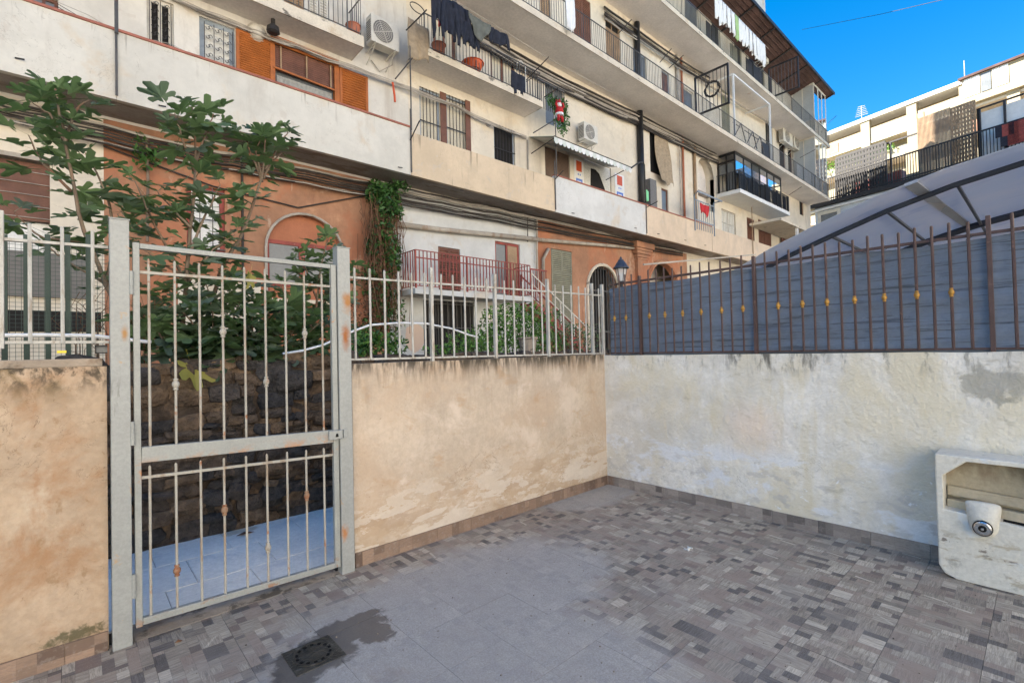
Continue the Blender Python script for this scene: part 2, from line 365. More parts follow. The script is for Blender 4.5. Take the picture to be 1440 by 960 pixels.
M['steelblue'] = mat('blue_grey_frame_paint', (.27, .31, .35), .5, .12, 3, .1, 40)
M['darkiron'] = mat('dark_iron', (.035, .032, .032), .5, .2, 6, .1, 60)
M['greyiron'] = mat('grey_iron', (.10, .095, .09), .5, .2, 6, .1, 60, layers=(dict(c=(.2, .09, .04), s=5, lo=.58, hi=.68, st=.6),))
M['whitepaint'] = mat('white_paint', (.74, .73, .70), .5, .06, 3, .08, 40)
M['frame_white'] = mat('off_white_frame', (.62, .58, .5), .55, .1, 3, .1, 40)
M['redmetal'] = mat('faded_red_metal', (.28, .06, .045), .55, .25, 4, .15, 50, layers=(dict(c=(.45, .26, .22), s=6, lo=.6, hi=.7, st=.5),))
M['pipe'] = mat('beige_pipe', (.42, .37, .31), .7, .15, 2, .2, 30, layers=(dict(c=(.25, .17, .11), s=(3, 3, 1), lo=.5, hi=.65, st=.7),))
M['pipe_red'] = mat('orange_pipe', (.42, .15, .08), .6, .15, 3)
M['blackpipe'] = mat('black_plastic', (.02, .02, .022), .4, .2, 3, .05, 30)
M['cable'] = mat('dark_cable', (.05, .042, .038), .7, .3, 3, 0)
M['cable_l'] = mat('light_cable', (.42, .38, .33), .7, .2, 3, 0)
M['conduit'] = mat('white_conduit', (.78, .79, .80), .35, .05, 4, 0)
M['glass'] = mat('window_glass', (.05, .06, .065), .06, .1, 1, 0, spec=.8)
M['glass_grey'] = mat('dusty_window_glass', (.15, .16, .165), .3, .15, 1, .05, 3, spec=.6)
M['mirror'] = mat('reflective_glass', (.72, .82, .95), .04, .03, 1, .01, 2, metal=1, fine=.01)
M['veranda_glass'] = mat('veranda_glass', (.80, .84, .88), .04, .05, 1, .01, 2, metal=1, fine=.01)
M['curtain'] = mat('cream_curtain', (.62, .56, .44), .9, .1, (30), .2, 60)
M['lace'] = mat('white_lace', (.62, .6, .54), .9, .15, 16, .3, 80)
M['dark'] = mat('dark_interior', (.02, .018, .017), .9, .2, 2, 0)
M['ac'] = mat('white_ac_casing', (.60, .57, .5), .5, .08, 4, .05, 40)
M['ac_dark'] = mat('grey_ac_grille', (.16, .15, .14), .6, .1, 10, .05, 40)
M['canopy'] = mat('grey_polycarbonate_sheet', (.42, .43, .50), .55, .12, .8, .1, 8, spec=.4, layers=(
    dict(c=(.52, .43, .40), s=.8, lo=.56, hi=.72, st=.5), dict(c=(.30, .32, .40), s=(2, 1, 2), lo=.56, hi=.66, st=.5)))
M['canopy_seam'] = mat('seam_strip', (.30, .34, .42), .5, .1, 2)
M['canopy_tube'] = mat('dark_blue_steel_tube', (.035, .045, .07), .4, .15, 3, .05)
M['roofwood'] = mat('brown_roof_boards', (.10, .058, .05), .85, .3, 1.1, .2, 14)
M['yellow_b'] = crm('sunlit_cream_render', (.36, .31, .215), .2)
M['opp'] = crm('apricot_render', (.74, .69, .60), .2)
M['opp2'] = crm('whitewashed_render', (.76, .74, .70), .2)
M['brick_b'] = crm('brick_red_render', (.52, .26, .17), .2)
M['cloth_dark'] = mat('navy_cloth', (.022, .025, .038), .9, .3, 6, .4, 30)
M['cloth_grey'] = mat('olive_grey_cloth', (.13, .135, .115), .9, .2, 6, .4, 30)
M['cloth_white'] = mat('white_cloth', (.78, .78, .78), .85, .06, 4, .3, 20)
M['cloth_green'] = mat('pale_green_cloth', (.38, .55, .25), .85, .1, 4, .3, 20)
M['cloth_red'] = mat('red_cloth', (.50, .03, .035), .85, .15, 6, .3, 30)
M['cloth_tan'] = mat('tan_net_cloth', (.36, .28, .19), .9, .2, 8, .5, 40)
M['orange_plastic'] = mat('orange_plastic', (.60, .10, .03), .4, .08, 4, 0)
M['yellow_plastic'] = mat('yellow_plastic', (.8, .6, .04), .4, .08, 4, 0)
M['blue_print'] = mat('blue_print', (.12, .22, .6), .6, .05, 4, 0)
M['terracotta'] = mat('terracotta_pot', (.42, .15, .09), .8, .15, 6, .2, 40)
M['fig'] = leafmat('fig_leaf', (.035, .065, .030), (.10, .155, .075))
M['fig_blue'] = leafmat('dusky_fig_leaf', (.05, .075, .055), (.12, .165, .12))
M['fig_yellow'] = leafmat('yellowing_fig_leaf', (.20, .19, .04), (.34, .30, .07))
M['ivy'] = leafmat('ivy_leaf', (.018, .045, .014), (.05, .12, .03))
M['frosted'] = mat('frosted_panel', (.42, .43, .42), .35, .08, 1, .02, 5)
M['bush'] = leafmat('bush_leaf', (.025, .075, .015), (.10, .2, .04))
M['dry'] = mat('dry_vine_stem', (.16, .085, .05), .9, .3, 6, .2, 40)
M['bark'] = mat('fig_bark', (.20, .15, .11), .85, .25, 6, .4, 40, layers=(dict(c=(.2, .09, .05), s=3, lo=.5, hi=.65, st=.6),))
M['asphalt'] = mat('ground_earth', (.24, .20, .15), .95, .2, 1)
M['green_post'] = mat('dark_green_post_paint', (.03, .055, .045), .5, .2, 5, .1, 60)
M['drain'] = mat('wet_cast_iron', (.05, .047, .04), .35, .3, 14, .5, 60, layers=(dict(c=(.16, .15, .13), s=20, lo=.55, hi=.66, st=.6),))
M['hole'] = mat('black_hole', (.004, .004, .004), .9, 0, 1, 0)
M['chrome'] = mat('brushed_steel', (.55, .55, .56), .25, .1, 8, .05, metal=.9)
def sheet():
    t = NT('milky_plastic_sheet')
    x = t.mix(t.step(t.noise(.8, 5), .35, .7), (.62, .66, .72), (.72, .71, .73)); x = t.mix(t.step(t.noise((3, 1, 3), 5), .55, .7), x, (.54, .58, .66))
    t.l(x, t.b.inputs['Base Color']); t.b.inputs['Roughness'].default_value = .45
    tr = t.n('ShaderNodeBsdfTranslucent'); t.l(x, tr.inputs[0]); ms = t.n('ShaderNodeMixShader'); ms.inputs[0].default_value = .62
    t.l(t.b.outputs[0], ms.inputs[1]); t.l(tr.outputs[0], ms.inputs[2]); t.l(ms.outputs[0], t.t.nodes['Material Output'].inputs[0])
    return t.m
M['canopy'] = sheet()
def glaze():
    t = NT('lantern_glass'); t.b.inputs['Base Color'].default_value = (.75, .78, .8, 1); t.b.inputs['Roughness'].default_value = .15
    t.b.inputs['Alpha'].default_value = .45; return t.m
M['lantern_glass'] = glaze()
def patchwork():
    t = NT('patchwork_porcelain')
    a = t.n('ShaderNodeAttribute'); a.attribute_name = 'tone'; a.attribute_type = 'GEOMETRY'
    s = t.n('ShaderNodeSeparateColor'); t.l(a.outputs['Color'], s.inputs[0])
    rp = t.n('ShaderNodeValToRGB'); t.l(s.outputs[0], rp.inputs[0]); e = rp.color_ramp; e.interpolation = 'LINEAR'
    e.elements[0].position = 0; e.elements[0].color = (.125, .112, .104, 1); e.elements[1].position = 1; e.elements[1].color = (.58, .52, .43, 1)
    for p, c in ((.12, (.17, .15, .138)), (.35, (.30, .258, .21)), (.55, (.38, .33, .27)), (.78, (.47, .42, .345))):
        q = e.elements.new(p); q.color = (*c, 1)
    g1 = t.noise((11, 150, 30), 4, .7, 1.2); g2 = t.noise((150, 11, 30), 4, .7, 1.2)
    mx = t.n('ShaderNodeMix', data_type='FLOAT'); t.l(t.step(s.outputs[1], .45, .55), mx.inputs[0]); t.l(g1, mx.inputs[2]); t.l(g2, mx.inputs[3])
    gr = t.step(mx.outputs[0], .3, .7)
    x = t.mix(gr, t.mix(1, rp.outputs[0], (.58, .55, .53), 'MULTIPLY'), t.mix(1, rp.outputs[0], (1.3, 1.27, 1.2), 'MULTIPLY'))
    x = t.mix(t.math('MULTIPLY', t.step(s.outputs[2], .45, 1), .6), x, (.30, .215, .17))
    x = t.mix(t.math('MULTIPLY', t.step(t.noise(190, 2, .8), .60, .70), .6), x, (.50, .48, .46))
    x = t.mix(t.math('MULTIPLY', t.step(t.noise(90, 3, .8), .62, .7), .4), x, (.06, .055, .06))
    bl = t.math('MAXIMUM', t.blob((1.75, 2.45, 0), (1.35, .78, 1), .50, 3.4), t.blob((3.95, 3.15, 0), (.75, .35, 1), .35, 3))
    bl = t.math('MAXIMUM', bl, t.blob((1.55, 1.6, 0), (.8, .85, 1), .3, 3))
    dust = t.mix(t.step(t.noise(130, 4, .8), .35, .7), (.33, .305, .275), (.52, .485, .44))
    x = t.mix(t.math('MULTIPLY', t.step(bl, 0, .38), .82), x, dust)
    m2 = t.math('MULTIPLY', t.step(t.noise(1.3, 5, .7), .42, .75), .45)
    x = t.mix(m2, x, (.32, .29, .26))
    bl = t.math('MAXIMUM', t.blob((.90, 2.50, 0), (.22, .19, 1), .55, 14), t.blob((1.10, 2.60, 0), (.22, .15, 1), .6, 13))
    bl = t.math('MAXIMUM', bl, t.blob((.79, 2.44, 0), (.13, .15, 1), .6, 17)); bl = t.math('MAXIMUM', bl, t.blob((1.22, 2.68, 0), (.13, .05, 1), .5, 17)); bl = t.math('MAXIMUM', bl, t.blob((1.20, 2.47, 0), (.10, .11, 1), .55, 18))
    wet = t.step(bl, .0, .22)
    x = t.mix(t.math('MULTIPLY', wet, .92), x, t.mix(.8, x, (.050, .044, .042)))
    t.l(x, t.b.inputs['Base Color'])
    rg = t.n('ShaderNodeMix', data_type='FLOAT'); t.l(wet, rg.inputs[0]); rg.inputs[2].default_value = .62; rg.inputs[3].default_value = .3
    t.l(rg.outputs[0], t.b.inputs['Roughness']); t.b.inputs['Specular IOR Level'].default_value = .35
    b = t.n('ShaderNodeBump'); b.inputs['Strength'].default_value = .25; b.inputs['Distance'].default_value = .002
    t.l(t.math('ADD', mx.outputs[0], t.noise(160, 3, .7)), b.inputs['Height']); t.l(b.outputs[0], t.b.inputs['Normal'])
    return t.m
M['patch'] = patchwork()
def skirtmat():
    t = NT('patchwork_skirting')
    a = t.n('ShaderNodeAttribute'); a.attribute_name = 'tone'
    s = t.n('ShaderNodeSeparateColor'); t.l(a.outputs['Color'], s.inputs[0])
    w1 = t.axis(0); warm = t.step(t.axis(1), 3.2, 3.26)
    x = t.mix(s.outputs[0], t.mix(warm, (.10, .085, .08), (.10, .062, .045)), t.mix(warm, (.36, .31, .27), (.33, .225, .16)))
    x = t.mix(t.math('MULTIPLY', t.step(t.noise((30, 30, 120), 4, .7, 1), .4, .65), .35), x, (.12, .09, .08))
    x = t.mix(t.math('MULTIPLY', t.step(t.noise(25, 4, .7), .5, .7), .35), x, (.34, .3, .27))
    t.l(x, t.b.inputs['Base Color']); t.b.inputs['Roughness'].default_value = .6
    return t.m
M['skirt'] = skirtmat()
# ================================================================= TERRACE
WY, RX = 3.32, 4.38
ground = MB()
ground.quad((-400, -400, -2.2), (600, -400, -2.2), (600, 600, -2.2), (-400, 600, -2.2))
tag(ground.build('ground', M['asphalt']), kind='structure')
b = MB().box(-2.2, 4.6, -3.5, 3.30, -.4, -.014)
floor = tag(b.build('terrace_floor', M['grout']), kind='structure')
TS = .34
def tile_mesh(seed, nx=7, ny=10, sx=TS, sy=TS):
    rnd = random.Random(seed); gx, gy = sx/nx, sy/ny; m = MB(); j = .0008
    m.box(-sx/2+j, sx/2-j, -sy/2+j, sy/2-j, -.014, -.0009)
    base = (.18, 0, .2); m.c = [base]*len(m.c)
    used = set()
    for y in range(ny):
        for x in range(nx):
            if (x, y) in used: continue
            w, h = rnd.choice([(1, 1), (2, 1), (1, 2), (1, 2), (2, 2), (1, 3), (1, 4), (2, 3), (2, 4), (1, 1), (1, 2), (1, 3)])
            while w > 1 and any((x+i, y) in used or x+i >= nx for i in range(w)): w -= 1
            h = min(h, ny-y)
            for a in range(w):
                for c in range(h): used.add((x+a, y+c))
            x0, x1 = -sx/2+x*gx, -sx/2+(x+w)*gx; y0, y1 = -sy/2+y*gy, -sy/2+(y+h)*gy
            e = j if x == 0 else .0005; f = j if y == 0 else .0005
            x0 += e; y0 += f; x1 -= j if x+w == nx else .0005; y1 -= j if y+h == ny else .0005
            t = rnd.choice([.1, .3, .38, .45, .5, .55, .6, .66, .75, .95, .5, .6]) + rnd.uniform(-.05, .05); t = max(0, min(1, t))
            if w*h <= 2 and rnd.random() < .28: t = .05
            c = (t, rnd.choice((0, 0, 1)), rnd.random()); z = rnd.uniform(-.0006, 0)
            m.quad((x0, y0, z), (x1, y0, z), (x1, y1, z), (x0, y1, z), c=c)
            if w*h >= 4 and rnd.random() < .08:          # printed diagonal light lath
                cx, cy = (x0+x1)/2, (y0+y1)/2; dx, dy = (x1-x0)*.4, (y1-y0)*.4; q = .008
                m.quad((cx-dx, cy-dy, z+.0004), (cx-dx+q*2, cy-dy, z+.0004), (cx+dx, cy+dy, z+.0004), (cx+dx-q*2, cy+dy, z+.0004), c=(.95, 1, .1))
    return m.mesh('floor_tile', M['patch'])
TM = [tile_mesh(i) for i in range(14)]
ccount = 0
for i in range(15):
    for k in range(12):
        cx, cy = RX-.012-TS*(i+.5), WY-.012-TS*(k+.5)
        c = ROT.transposed() @ Vector((cx, cy, -CAMZ))
        if c.z > -.6: continue
        px, py = 720+FPX*c.x/-c.z, 480-FPX*c.y/-c.z
        if -260 < px < 1600 and py < 1230:
            inst(random.choice(TM), 'floor_tile', floor, Matrix.Translation((cx, cy, random.uniform(-.0006, .0006))) @ Matrix.Rotation(random.choice((0, math.pi)), 4, 'Z')); ccount += 1
print('tiles', ccount)
def grid_wall(name, p, u, L, H, mat_, thick, seed, parent=None):     # plaster slab with a slightly uneven face
    m = MB(); n, q = int(L/.12)+1, int(H/.12)+1; u = Vector(u); nrm = Vector((u.y, -u.x, 0)); p = Vector(p)
    for j in range(q+1):
        for i in range(n+1):
            a = i/n*L; z = j/q*H; e = mnoise.noise(Vector((a*1.3, z*1.3, seed)))*.006 if 0 < i < n and 0 < j else 0
            if j == q: e += mnoise.noise(Vector((a*4, seed, 2)))*.004
            v = p+u*a+nrm*e+Vector((0, 0, z + (mnoise.noise(Vector((a*3, 5, seed)))*.006 if j == q else 0))); m.v.append(tuple(v))
    for j in range(q):
        for i in range(n):
            k = j*(n+1)+i; m.f.append((k, k+1, k+n+2, k+n+1)); m.c.append(None)
    bk = len(m.v); b2 = -nrm*thick
    for i in range(n+1): m.v.append(tuple(Vector(m.v[q*(n+1)+i])+b2))
    for i in range(n): m.f.append((q*(n+1)+i, q*(n+1)+i+1, bk+i+1, bk+i)); m.c.append(None)
    for (i, k) in ((0, bk), (n, bk+n)):                          # end faces
        s = [j*(n+1)+i for j in range(q+1)]; e = len(m.v); m.v.append(tuple(Vector(m.v[i])+b2))
        m.f.append(tuple(s)+(k, e)); m.c.append(None)
    a0, a1 = len(m.v)-2, len(m.v)-1; m.f.append((bk, bk+n, a1, a0)); m.c.append(None)
    return m.build(name, mat_, parent)
lw = tag(grid_wall('garden_wall', (-2.2, WY, 0), (1, 0, 0), 2.327, 1.466, M['peach_old'], .2, 1),
         'weathered peach plaster wall with green-black stains, left of the metal gate', 'wall', 'low walls round the terrace')
mw = tag(grid_wall('garden_wall', (1.462, WY, 0), (1, 0, 0), RX-1.462, 1.43, M['peach'], .2, 2),
         'peach plaster wall with mouldy top between the gate and the corner', 'wall', 'low walls round the terrace')
rw = tag(grid_wall('garden_wall', (RX, WY+.2, 0), (0, -1, 0), 6.5, 1.42, M['whitewall'], .2, 3),
         'blotchy white plaster wall under the brown fence with blue-grey netting', 'wall', 'low walls round the terrace')
lc = MB().box(-2.2, .112, WY+.03, WY+.2, 1.466, 1.51).build('coping', M['concrete'], lw, bevel=.006)
def skirting(parent, p, u, n, L, seed):
    u = Vector(u); nr = Vector((u.y, -u.x, 0)); rnd = random.Random(seed)
    for i in range(n):
        m = MB(); a = i*TS; e = min(a+TS, L)-.002
        if e-a < .02: break
        H = .098+rnd.uniform(-.002, .002)
        def P(s, o, z): return Vector(p)+u*s+nr*o+Vector((0, 0, z))
        m.prism([P(a, .003, -.008), P(e, .003, -.008), P(e, .003, H), P(a, .003, H)], nr*.009); m.c = [(.5, 0, 0)]*len(m.c)
        x = a+.0005
        while x < e-.01:
            w = min(rnd.choice((.05, .07, .085, .11, .14)), e-x); z0 = 0; 
            zs = rnd.choice(((0, 1), (0, 1), (0, .5, 1), (0, .4, 1)))
            for q in range(len(zs)-1):
                m.quad(P(x, .0125, zs[q]*H), P(x+w-.001, .0125, zs[q]*H), P(x+w-.001, .0125, zs[q+1]*H-.001), P(x, .0125, zs[q+1]*H-.001), c=(rnd.choice((.1, .3, .5, .6, .7, .9)), 0, 0))
            x += w
        m.build('skirting_tile', M['skirt'], parent)
skirting(lw, (-1.4, WY, 0), (1, 0, 0), 5, 1.525, 1)
skirting(mw, (1.462, WY, 0), (1, 0, 0), 9, RX-1.475, 2)
skirting(rw, (RX, WY-.014, 0), (0, -1, 0), 11, 4, 3)
# ---- drain
t = thing('floor_drain', 'square cast iron floor drain ringed with slots on the wet patch', 'drain', (.885, 2.52, 0))
m = MB().box(.765, 1.005, 2.40, 2.635, -.01, .004); m.build('drain_plate', M['drain'], t, bevel=.003)
m = MB(); m.lathe((.885, 2.518, .004), [(.100, .0), (.100, .004), (.090, .004), (.090, .0015), (.084, .0015)], 28); m.build('drain_ring', M['drain'], t)
for k in range(14):
    an = k/14*2*math.pi; c = Vector((.885+.078*math.cos(an), 2.518+.078*math.sin(an), .0072))
    r_ = Vector((math.cos(an), math.sin(an), 0)); s_ = Vector((-r_.y, r_.x, 0))
    MB().obox(c, r_*.006, s_*.008, (0, 0, .0012)).build('drain_slot', M['hole'], t)
MB().lathe((.885, 2.518, .004), [(.066, 0), (.066, .003), (.012, .006)], 24).build('drain_cap', M['drain'], t)
# ---- gate
GY = 3.30
def bar_tube(m, x, z0, z1, y, r=.007, tip=True):
    m.tube([(x, y, z0), (x, y, z1-.008), (x, y, z1)], r, 8, rr=[r, r, r*.4 if tip else r])
def collar(m, x, y, z, s=1.0, n=10):
    m.lathe((x, y, z), [(.008*s, -.033*s), (.013*s, -.031*s), (.013*s, -.024*s), (.009*s, -.021*s), (.015*s, -.014*s), (.0185*s, -.006*s), (.0185*s, .006*s), (.015*s, .014*s), (.009*s, .021*s), (.013*s, .024*s), (.013*s, .031*s), (.008*s, .033*s)], n)
for (x0, x1, z1, lab) in ((.140, .222, 2.24, 'wide grey-green gate post carrying the hinges, beside the old stained wall'),
                          (1.350, 1.440, 2.24, 'rust-spotted grey-green gate post on the lock side, beside the peach wall')):
    p = thing('gate_post', lab, 'gate post', ((x0+x1)/2, GY, 0), 'posts of the metal gate')
    MB().box(x0, x1, GY-.03, GY+.05, -.01, z1).build('post_tube', M['post_metal'], p, bevel=.004)
    MB().box(x0-.003, x1+.003, GY-.033, GY+.053, z1, z1+.006).build('post_cap', M['post_metal'], p)
    MB().box(x0-.012, x1+.012, GY-.05, GY+.06, -.012, .001).build('base_plate', M['concrete'], p)
g = thing('metal_gate', 'closed grey-green barred metal gate with rusty midrail and rings on some bars', 'gate', (.25, GY, 0))
gx0, gx1 = .236, 1.345
def gz(x, a, b): return a+(b-a)*(x-gx0)/(gx1-gx0)
G = M['green_metal']
MB().box(gx0, gx0+.030, GY-.016, GY+.016, .075, 2.130).build('stile', G, g, bevel=.003)
MB().box(gx1-.036, gx1, GY-.016, GY+.016, .055, 2.118).build('stile', G, g, bevel=.003)
MB().sq((gx0+.031, GY, 2.113), (gx1-.037, GY, 2.104), .015, .014).build('top_rail', G, g, bevel=.003)
MB().sq((gx0+.031, GY-.002, .985), (gx1-.037, GY-.002, .945), .017, .042).build('mid_rail', G, g, bevel=.003)
MB().sq((gx0+.031, GY, .100), (gx1-.037, GY, .072), .017, .018).build('bottom_rail', G, g, bevel=.003)
MB().sq((gx0+.031, GY, 1.972), (gx1-.037, GY, 1.968), .0075).build('thin_rail', M['bar'], g)
MB().sq((gx0+.031, GY, .862), (gx1-.037, GY, .818), .0075).build('thin_rail', M['bar'], g)
GX = [.306, .424, .542, .66, .778, .895, 1.015, 1.134, 1.25]
for i, x in enumerate(GX):
    m = MB(); bar_tube(m, x, gz(x, 1.026, .986), 2.05, GY); m.build('bar', M['bar'], g)
    m = MB(); bar_tube(m, x-.003, gz(x, .118, .09), gz(x, .925, .868), GY); m.build('bar', M['bar'], g)
for (x, z, rusty) in ((.424, 1.354, 0), (.895, 1.34, 0), (.66, 1.65, 0), (1.134, 1.644, 0),
                      (.421, onY(247, 802, GY).z, 1), (.657, onY(314, 717, GY).z, 1), (.892, onY(375, 770, GY).z, 0), (1.131, onY(430, 697, GY).z, 1)):
    m = MB(); collar(m, x, GY, z); tag(m.build('bar_ring', M['bar_rust' if rusty else 'bar'], g, smooth=True), 'rusty ring' if rusty else None)
for z in (onY(181, 398, GY).z, onY(181, 609, GY).z, onY(181, 823, GY).z):
    h = MB().lathe((.2285, GY-.026, z-.062), [(.0105, 0), (.0105, .038), (.009, .039), (.009, .041), (.0105, .042), (.0105, .084), (.009, .085), (.009, .087), (.0105, .088), (.0105, .124)], 12).build('hinge', G, g, smooth=False)
lk = MB().box(1.27, 1.362, GY-.045, GY-.018, .925, .985).build('lock_box', M['post_metal'], g, bevel=.004)
MB().prism([(1.312, GY-.048, .942), (1.332, GY-.048, .942), (1.328, GY-.048, .965), (1.316, GY-.048, .965)], (0, .0025, 0)).build('keyhole', M['hole'], lk)
MB().box(1.368, 1.392, GY-.048, GY-.031, .93, .985).build('strike_plate', M['post_metal'], g, bevel=.003)
# ---- white fences on the walls
def picket_fence(label, xs, thick, y, ztop, zb, over, mat_, grp, x0, x1):
    f = thing('picket_fence', label, 'fence', (x0, y, zb(x0)), grp)
    MB().sq((x0, y, ztop(x0)), (x1, y, ztop(x1)), .010, .007).build('top_rail', mat_, f)
    MB().sq((x0, y, zb(x0)), (x1, y, zb(x1)), .010, .007).build('bottom_rail', mat_, f)
    for x in xs:
        m = MB(); z1 = ztop(x)+over+random.uniform(-.006, .006)
        m.tube([(x, y-.012, zb(x)-.005), (x, y-.012, z1-.006), (x, y-.012, z1)], .0085, 6, rr=[.0085, .0085, .006]); m.build('picket', mat_, f)
    for x in thick:
        MB().box(x-.013, x+.013, y-.02, y+.012, zb(x)-.03, ztop(x)+over+.05).build('fence_post', mat_, f, bevel=.002)
    return f
picket_fence('cream-white picket fence on the peach wall right of the gate',
             [1.503, 1.621, 1.739, 1.857, 1.972, 2.089, 2.248, 2.365, 2.486, 2.605, 2.728, 2.939, 3.055, 3.176, 3.3, 3.427, 3.623, 3.743, 3.869, 3.993, 4.103, 4.334],
             [2.155, 2.829, 3.518, 4.223, 4.405], WY+.035, lambda x: 2.052+(x-1.46)*.0137, lambda x: 1.462-(x-1.46)*.006, .075, M['fence_white'], 'picket fences on the walls', 1.445, 4.41)
zl = onY(0, 334, WY).z
picket_fence('short run of white pickets on the stained wall left of the gate', [-.97, -.84, -.72, -.6, -.475, -.355, -.159, -.042, .075], [-.26], WY+.035,
             lambda x: zl+(x+.26)*.02, lambda x: 1.595, .085, M['fence_white'], 'picket fences on the walls', -1.1, .138)
# ---- brown fence on the right wall with netting behind
f = thing('picket_fence', 'dark brown picket fence with gold rings on the white wall', 'fence', (RX+.03, 3.3, 1.44), 'picket fences on the walls')
BX = RX+.03
MB().sq((BX, 3.24, 2.20), (BX, -1.3, 2.185), .010, .009).build('top_rail', M['brown_bar'], f)
MB().sq((BX, 3.24, 1.445), (BX, -1.3, 1.437), .010, .007).build('bottom_rail', M['brown_bar'], f)
bars = [3.182, 3.11, 3.034, 2.952, 2.749, 2.659, 2.571, 2.478, 2.381, 2.286, 2.194, 2.104, 1.998, 1.908, 1.808, 1.613, 1.517, 1.425, 1.335, 1.249, 1.161, 1.066, .979, .886, .797, .703, .613, .522, .432, .338, .134, .04, -.06, -.16, -.26]
for y in bars:
    m = MB(); z1 = 2.29+random.uniform(-.012, .008)
    m.tube([(BX-.014, y, 1.44), (BX-.014, y, z1-.008), (BX-.014, y, z1)], .0088, 6, rr=[.0088, .0088, .0065]); m.build('picket', M['brown_bar'], f)
for y, z1 in ((2.859, 2.25), (1.706, 2.27), (.242, 2.30)):
    MB().box(BX-.026, BX+.012, y-.012, y+.012, 1.415, z1).build('fence_post', M['brown_bar'], f, bevel=.002)
for y in (3.182, 3.034, 2.749, 2.571, 2.381, 2.194, 1.998, 1.808, 1.517, 1.335, 1.161, .979, .797, .613, .432):
    m = MB(); collar(m, BX-.014, y, 1.822, .92); m.build('ring', M['gold'], f, smooth=True)
m = MB(); nx, nz = 150, 24
for j in range(nz+1):
    for i in range(nx+1):
        y = 3.27-i/nx*4.6; z = 1.415+j/nz*.765
        top = -.022*abs(math.sin(y*3.3))*(j/nz)**6
        ph = mnoise.noise(Vector((y*1.2, z*3, 3)))
        d = .013*math.sin(z*52+ph*6+y*2.3)*(.5+.5*mnoise.noise(Vector((y*.8, z*9, 9))))+.012*mnoise.noise(Vector((y*2, z*2, 1)))
        m.v.append((BX+.028+d, y, z+top-.004*mnoise.noise(Vector((y*6, 2, 2)))))
for j in range(nz):
    for i in range(nx):
        k = j*(nx+1)+i; m.f.append((k, k+1, k+nx+2, k+nx+1)); m.c.append(None)
o = m.build('shade_net', M['netting'], smooth=True); s = o.modifiers.new('thickness', 'SOLIDIFY'); s.thickness = .003; s.offset = 1
tag(o, 'blue-grey shade netting stretched behind the brown picket fence', 'netting')
m = MB(); m.tube([(BX+.03, 3.27, 2.195), (BX+.03, -1.3, 2.182)], .004, 5)
for y in [2.4, 1.95, 1.3, .75, .3]:
    m.tube([(BX-.02, y, 2.19), (BX-.028, y+.02, 2.175), (BX-.01, y+.05, 2.16), (BX+.01, y+.03, 2.20)], .0018, 4)
m.build('tie_wire', M['cable'], o)
# ---- path, rubble wall
path = tag(MB().box(-2, 5, WY+.2, 4.83, -.5, -.012).build('path', M['grout']), kind='structure')
rnd = random.Random(5)
MB().box(.23, 1.34, WY-.02, WY+.2, -.3, .001).build('threshold', M['concrete'], path)
xs = [-.65, -.1, .43, .92, 1.47, 2.0, 2.6]; ys = [WY+.205, 3.86, 4.35, 4.80]
for i in range(len(xs)-1):
    for k in range(3):
        e = .0022; sh = (k % 2)*.18
        MB().box(xs[i]+e+sh, xs[i+1]-e+sh, ys[k]+e, ys[k+1]-e, -.012, -.001+rnd.uniform(0, .002)).build('path_tile', M['path'], path, bevel=.0015)
STW = 4.78
sw = tag(MB().box(-3, 13, STW+.06, STW+.4, -.5, 1.43).build('rubble_wall', M['mortar']), 'dark rubble stone retaining wall across the path, seen through the gate', 'wall')
def stone_mesh(seed):
    rnd = random.Random(seed); import bmesh
    bm = bmesh.new(); bmesh.ops.create_cube(bm, size=2); bmesh.ops.subdivide_edges(bm, edges=bm.edges, cuts=1, use_grid_fill=True)
    for v in bm.verts:
        p = v.co.copy(); q = Vector([math.copysign(abs(c)**.6, c) for c in p]); l = max(1, p.length)
        v.co = p/l**.42 + Vector([rnd.uniform(-.16, .16) for _ in range(3)])
    me = bpy.data.meshes.new('stone'); bm.to_mesh(me); bm.free(); me.materials.append(M['stone%d' % (seed % 5)])
    me.polygons.foreach_set('use_smooth', [seed % 3 == 0]*len(me.polygons))
    return me
SM = [stone_mesh(i) for i in range(15)]
rnd = random.Random(9); ns = 0
x = -.05
def place_stone(cx, cz, w_, h, dep=0):
    mt = Matrix.Translation((cx, STW+.07+rnd.uniform(-.02, .025)+dep, cz)) @ Matrix.Rotation(rnd.gauss(0, .13), 4, 'Y') @ Matrix.Rotation(rnd.choice((0, math.pi)), 4, 'Z') @ Matrix.Diagonal((w_/2*1.15, .06+rnd.uniform(-.02, .03), h/2*1.2, 1))
    inst(rnd.choice(SM), 'stone', sw, mt)
band = 0
while x < 2.5:                                           # random rubble: columns of unequal stones that overlap their neighbours
    cw = rnd.uniform(.16, .34); z = -.03+rnd.uniform(-.03, .02)
    while z < 1.40:
        big = z > .95
        h = rnd.choice((.04, .05, .07, .09, .12)) if not big else rnd.choice((.09, .13, .17))
        k = rnd.choice((1, 1, 2)) if h < .1 else 1; xx = x+rnd.uniform(-.06, .04)
        for i in range(k):
            w_ = cw/k*rnd.uniform(.85, 1.25); place_stone(xx+w_/2, z+h/2, w_, h, .035 if big and rnd.random() < .5 else 0); xx += w_; ns += 1
        z += h*rnd.uniform(.92, 1.05)
    x += cw*.93
print('stones', ns)
x = -1.5
while x < 8:                                                          # stones along the top edge
    w_ = rnd.uniform(.14, .3)
    inst(rnd.choice(SM), 'stone', sw, Matrix.Translation((x+w_/2, STW+.13, 1.425+rnd.uniform(-.01, .02))) @ Matrix.Diagonal((w_/2*1.1, .1, .05, 1))); x += w_
gd = MB(); n = 40
